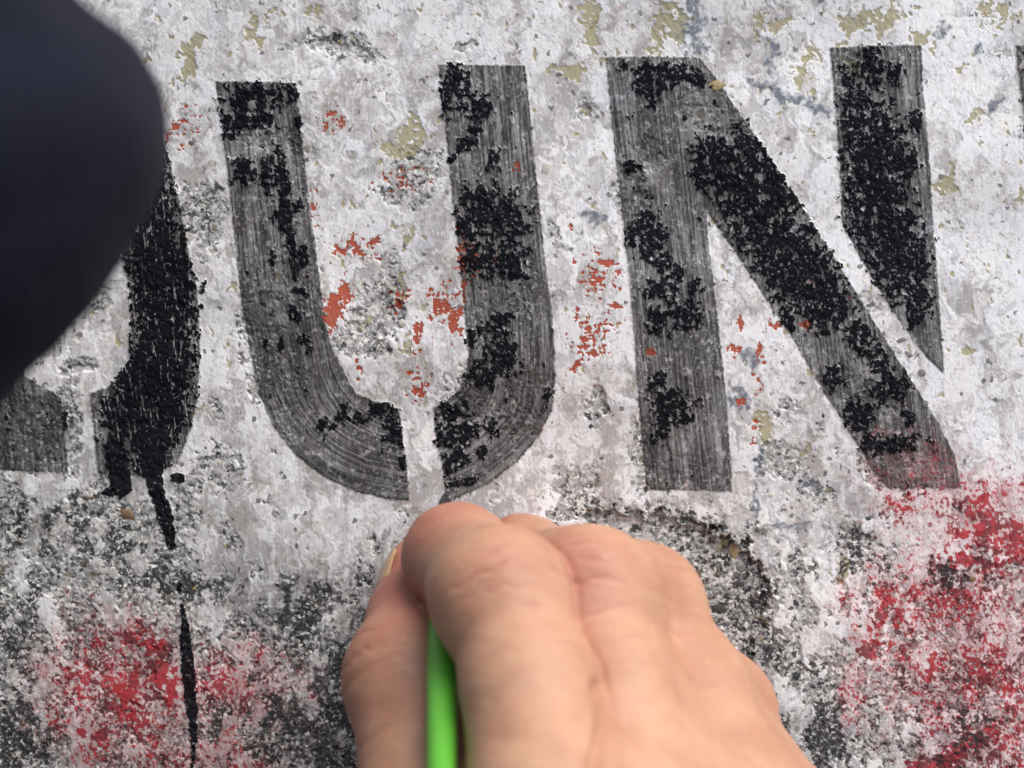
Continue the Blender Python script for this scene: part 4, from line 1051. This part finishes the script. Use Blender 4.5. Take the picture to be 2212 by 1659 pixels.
# ------------------------------------------------------------------ the second person, close to the lens at the left
def build_bystander():
    elb = P(-84, 322, .109)
    R0 = .0224
    sh = elb + np.array([-.196, -.030, .222]); hand_ = elb + np.array([-.165, .018, -.205])
    sx = sh + np.array([-.34, -.02, 0.0]); ctr = (sh + sx) / 2
    hip = ctr + np.array([0, .01, -.50]); hc = ctr + np.array([.0, .035, .215])
    foot = -1.15
    root = empty('person', (float(hip[0]), float(hip[1]), foot))
    tag(root, 'person in a dark navy sleeve, blurred and close at the upper left', 'person')
    # fine jacket arm, coarse rest
    Ga = Grid((elb[0] - .28, elb[1] - .10, elb[2] - .25), (elb[0] + .04, elb[1] + .075, elb[2] + .27), .0026)
    d = Ga.new()
    limb(Ga, d, [hand_ - (hand_ - elb) * .08, elb], [.0222, R0], .01)
    limb(Ga, d, [elb, elb + (sh - elb) * .55, sh], [R0, .028, .046], .005)
    v, q = Ga.surface(d)
    v = relax(v, q, 4); n = vnormals(v, q)
    t = (v - elb) @ np.array([.3, 0, .95])
    v = v + n * (0.0030 * fbm(v[:, 0] * 24 + v[:, 1] * 20, v[:, 2] * 42, 3, 9) * (1 - .55 * np.exp(-(t / .02) ** 2)))[:, None]
    adopt(link('sleeve', mesh_np('sleeve', v, q), None, M_NAVY), root)
    G = Grid((ctr[0] - .34, ctr[1] - .24, foot), (ctr[0] + .33, ctr[1] + .24, hc[2] + .20), .011)
    dj = G.new()
    limb(G, dj, [sh, ctr + np.array([0, 0, .02]), sx], [.066, .085, .066], .05)
    limb(G, dj, [ctr + np.array([0, 0, -.10]), hip + np.array([0, 0, -.04])], [.155, .150], .07)
    limb(G, dj, [sx, sx + np.array([-.03, .0, -.28]), sx + np.array([.0, .05, -.52])], [.064, .050, .042], .02)
    mj, jv, jq = grid_mesh('tmp_j', G, dj, 4, .006, 8)
    mj.name = 'jacket'; adopt(link('jacket', mj, None, M_NAVY), root)
    db = G.new()
    at = head(G, db, hc, (.15, 1, -.15), (0, .05, 1))
    limb(G, db, [hc + np.array([0, -.03, -.08]), ctr], [.058, .075], .04)
    limb(G, db, [sh, ctr, sx], [.05, .07, .05], .05)
    limb(G, db, [ctr + np.array([0, 0, -.1]), hip], [.12, .125], .06)
    limb(G, db, [elb + (sh - elb) * .5, sh], [.024, .036]); limb(G, db, [elb, elb + (sh - elb) * .5], [.015, .024])
    limb(G, db, [elb, hand_], [.015, .016]); G.ell(db, hand_ + np.array([-.02, .0, -.03]), (.030, .020, .045), .02)
    limb(G, db, [sx, sx + np.array([-.03, .0, -.28]), sx + np.array([.0, .05, -.56])], [.045, .036, .028])
    G.ell(db, sx + np.array([.0, .055, -.62]), (.022, .035, .07), .02)
    for s in (-1, 1):
        limb(G, db, [hip + np.array([.085 * s, 0, 0]), hip + np.array([.095 * s, .01, -.42]), [hip[0] + .1 * s, hip[1] - .01, foot + .07]], [.085, .055, .040], .03)
    mb, _, _ = grid_mesh('body', G, db)
    set_flush(mb, np.full(len(mb.vertices), .15))
    adopt(link('body', mb, None, M_SKIN), root)
    dt = G.new()
    for s in (-1, 1):
        limb(G, dt, [hip + np.array([.085 * s, 0, .02]), hip + np.array([.095 * s, .01, -.42]), [hip[0] + .1 * s, hip[1] - .01, foot + .10]], [.105, .075, .066], .03)
    mt, _, _ = grid_mesh('trousers', G, dt, 4, .006, 12)
    adopt(link('trousers', mt, None, M_DENIM), root)
    for s in (-1, 1):
        ds = G.new()
        G.cone(ds, np.array([hip[0] + .1 * s, hip[1] - .03, foot + .055]), np.array([hip[0] + .12 * s, hip[1] + .14, foot + .045]), .05, .042, .02)
        mm, sv, sq = grid_mesh('tmp_s', G, ds)
        sv = sv.copy(); sv[:, 2] = np.maximum(sv[:, 2], foot + .004)
        adopt(link('shoe', mesh_np('shoe', sv, sq), None, M_SHOE), root)
    dh = G.new()
    G.cone(dh, at(-.035, .045), at(.0, .050), .094, .088, .02); G.cone(dh, at(-.055, .03), at(-.06, -.05), .085, .06, .02)
    mh, _, _ = grid_mesh('hair', G, dh, 3, .006, 15)
    adopt(link('hair', mh, None, M_HAIR), root)
build_bystander()
for m_ in list(bpy.data.meshes):
    if m_.users == 0: bpy.data.meshes.remove(m_)
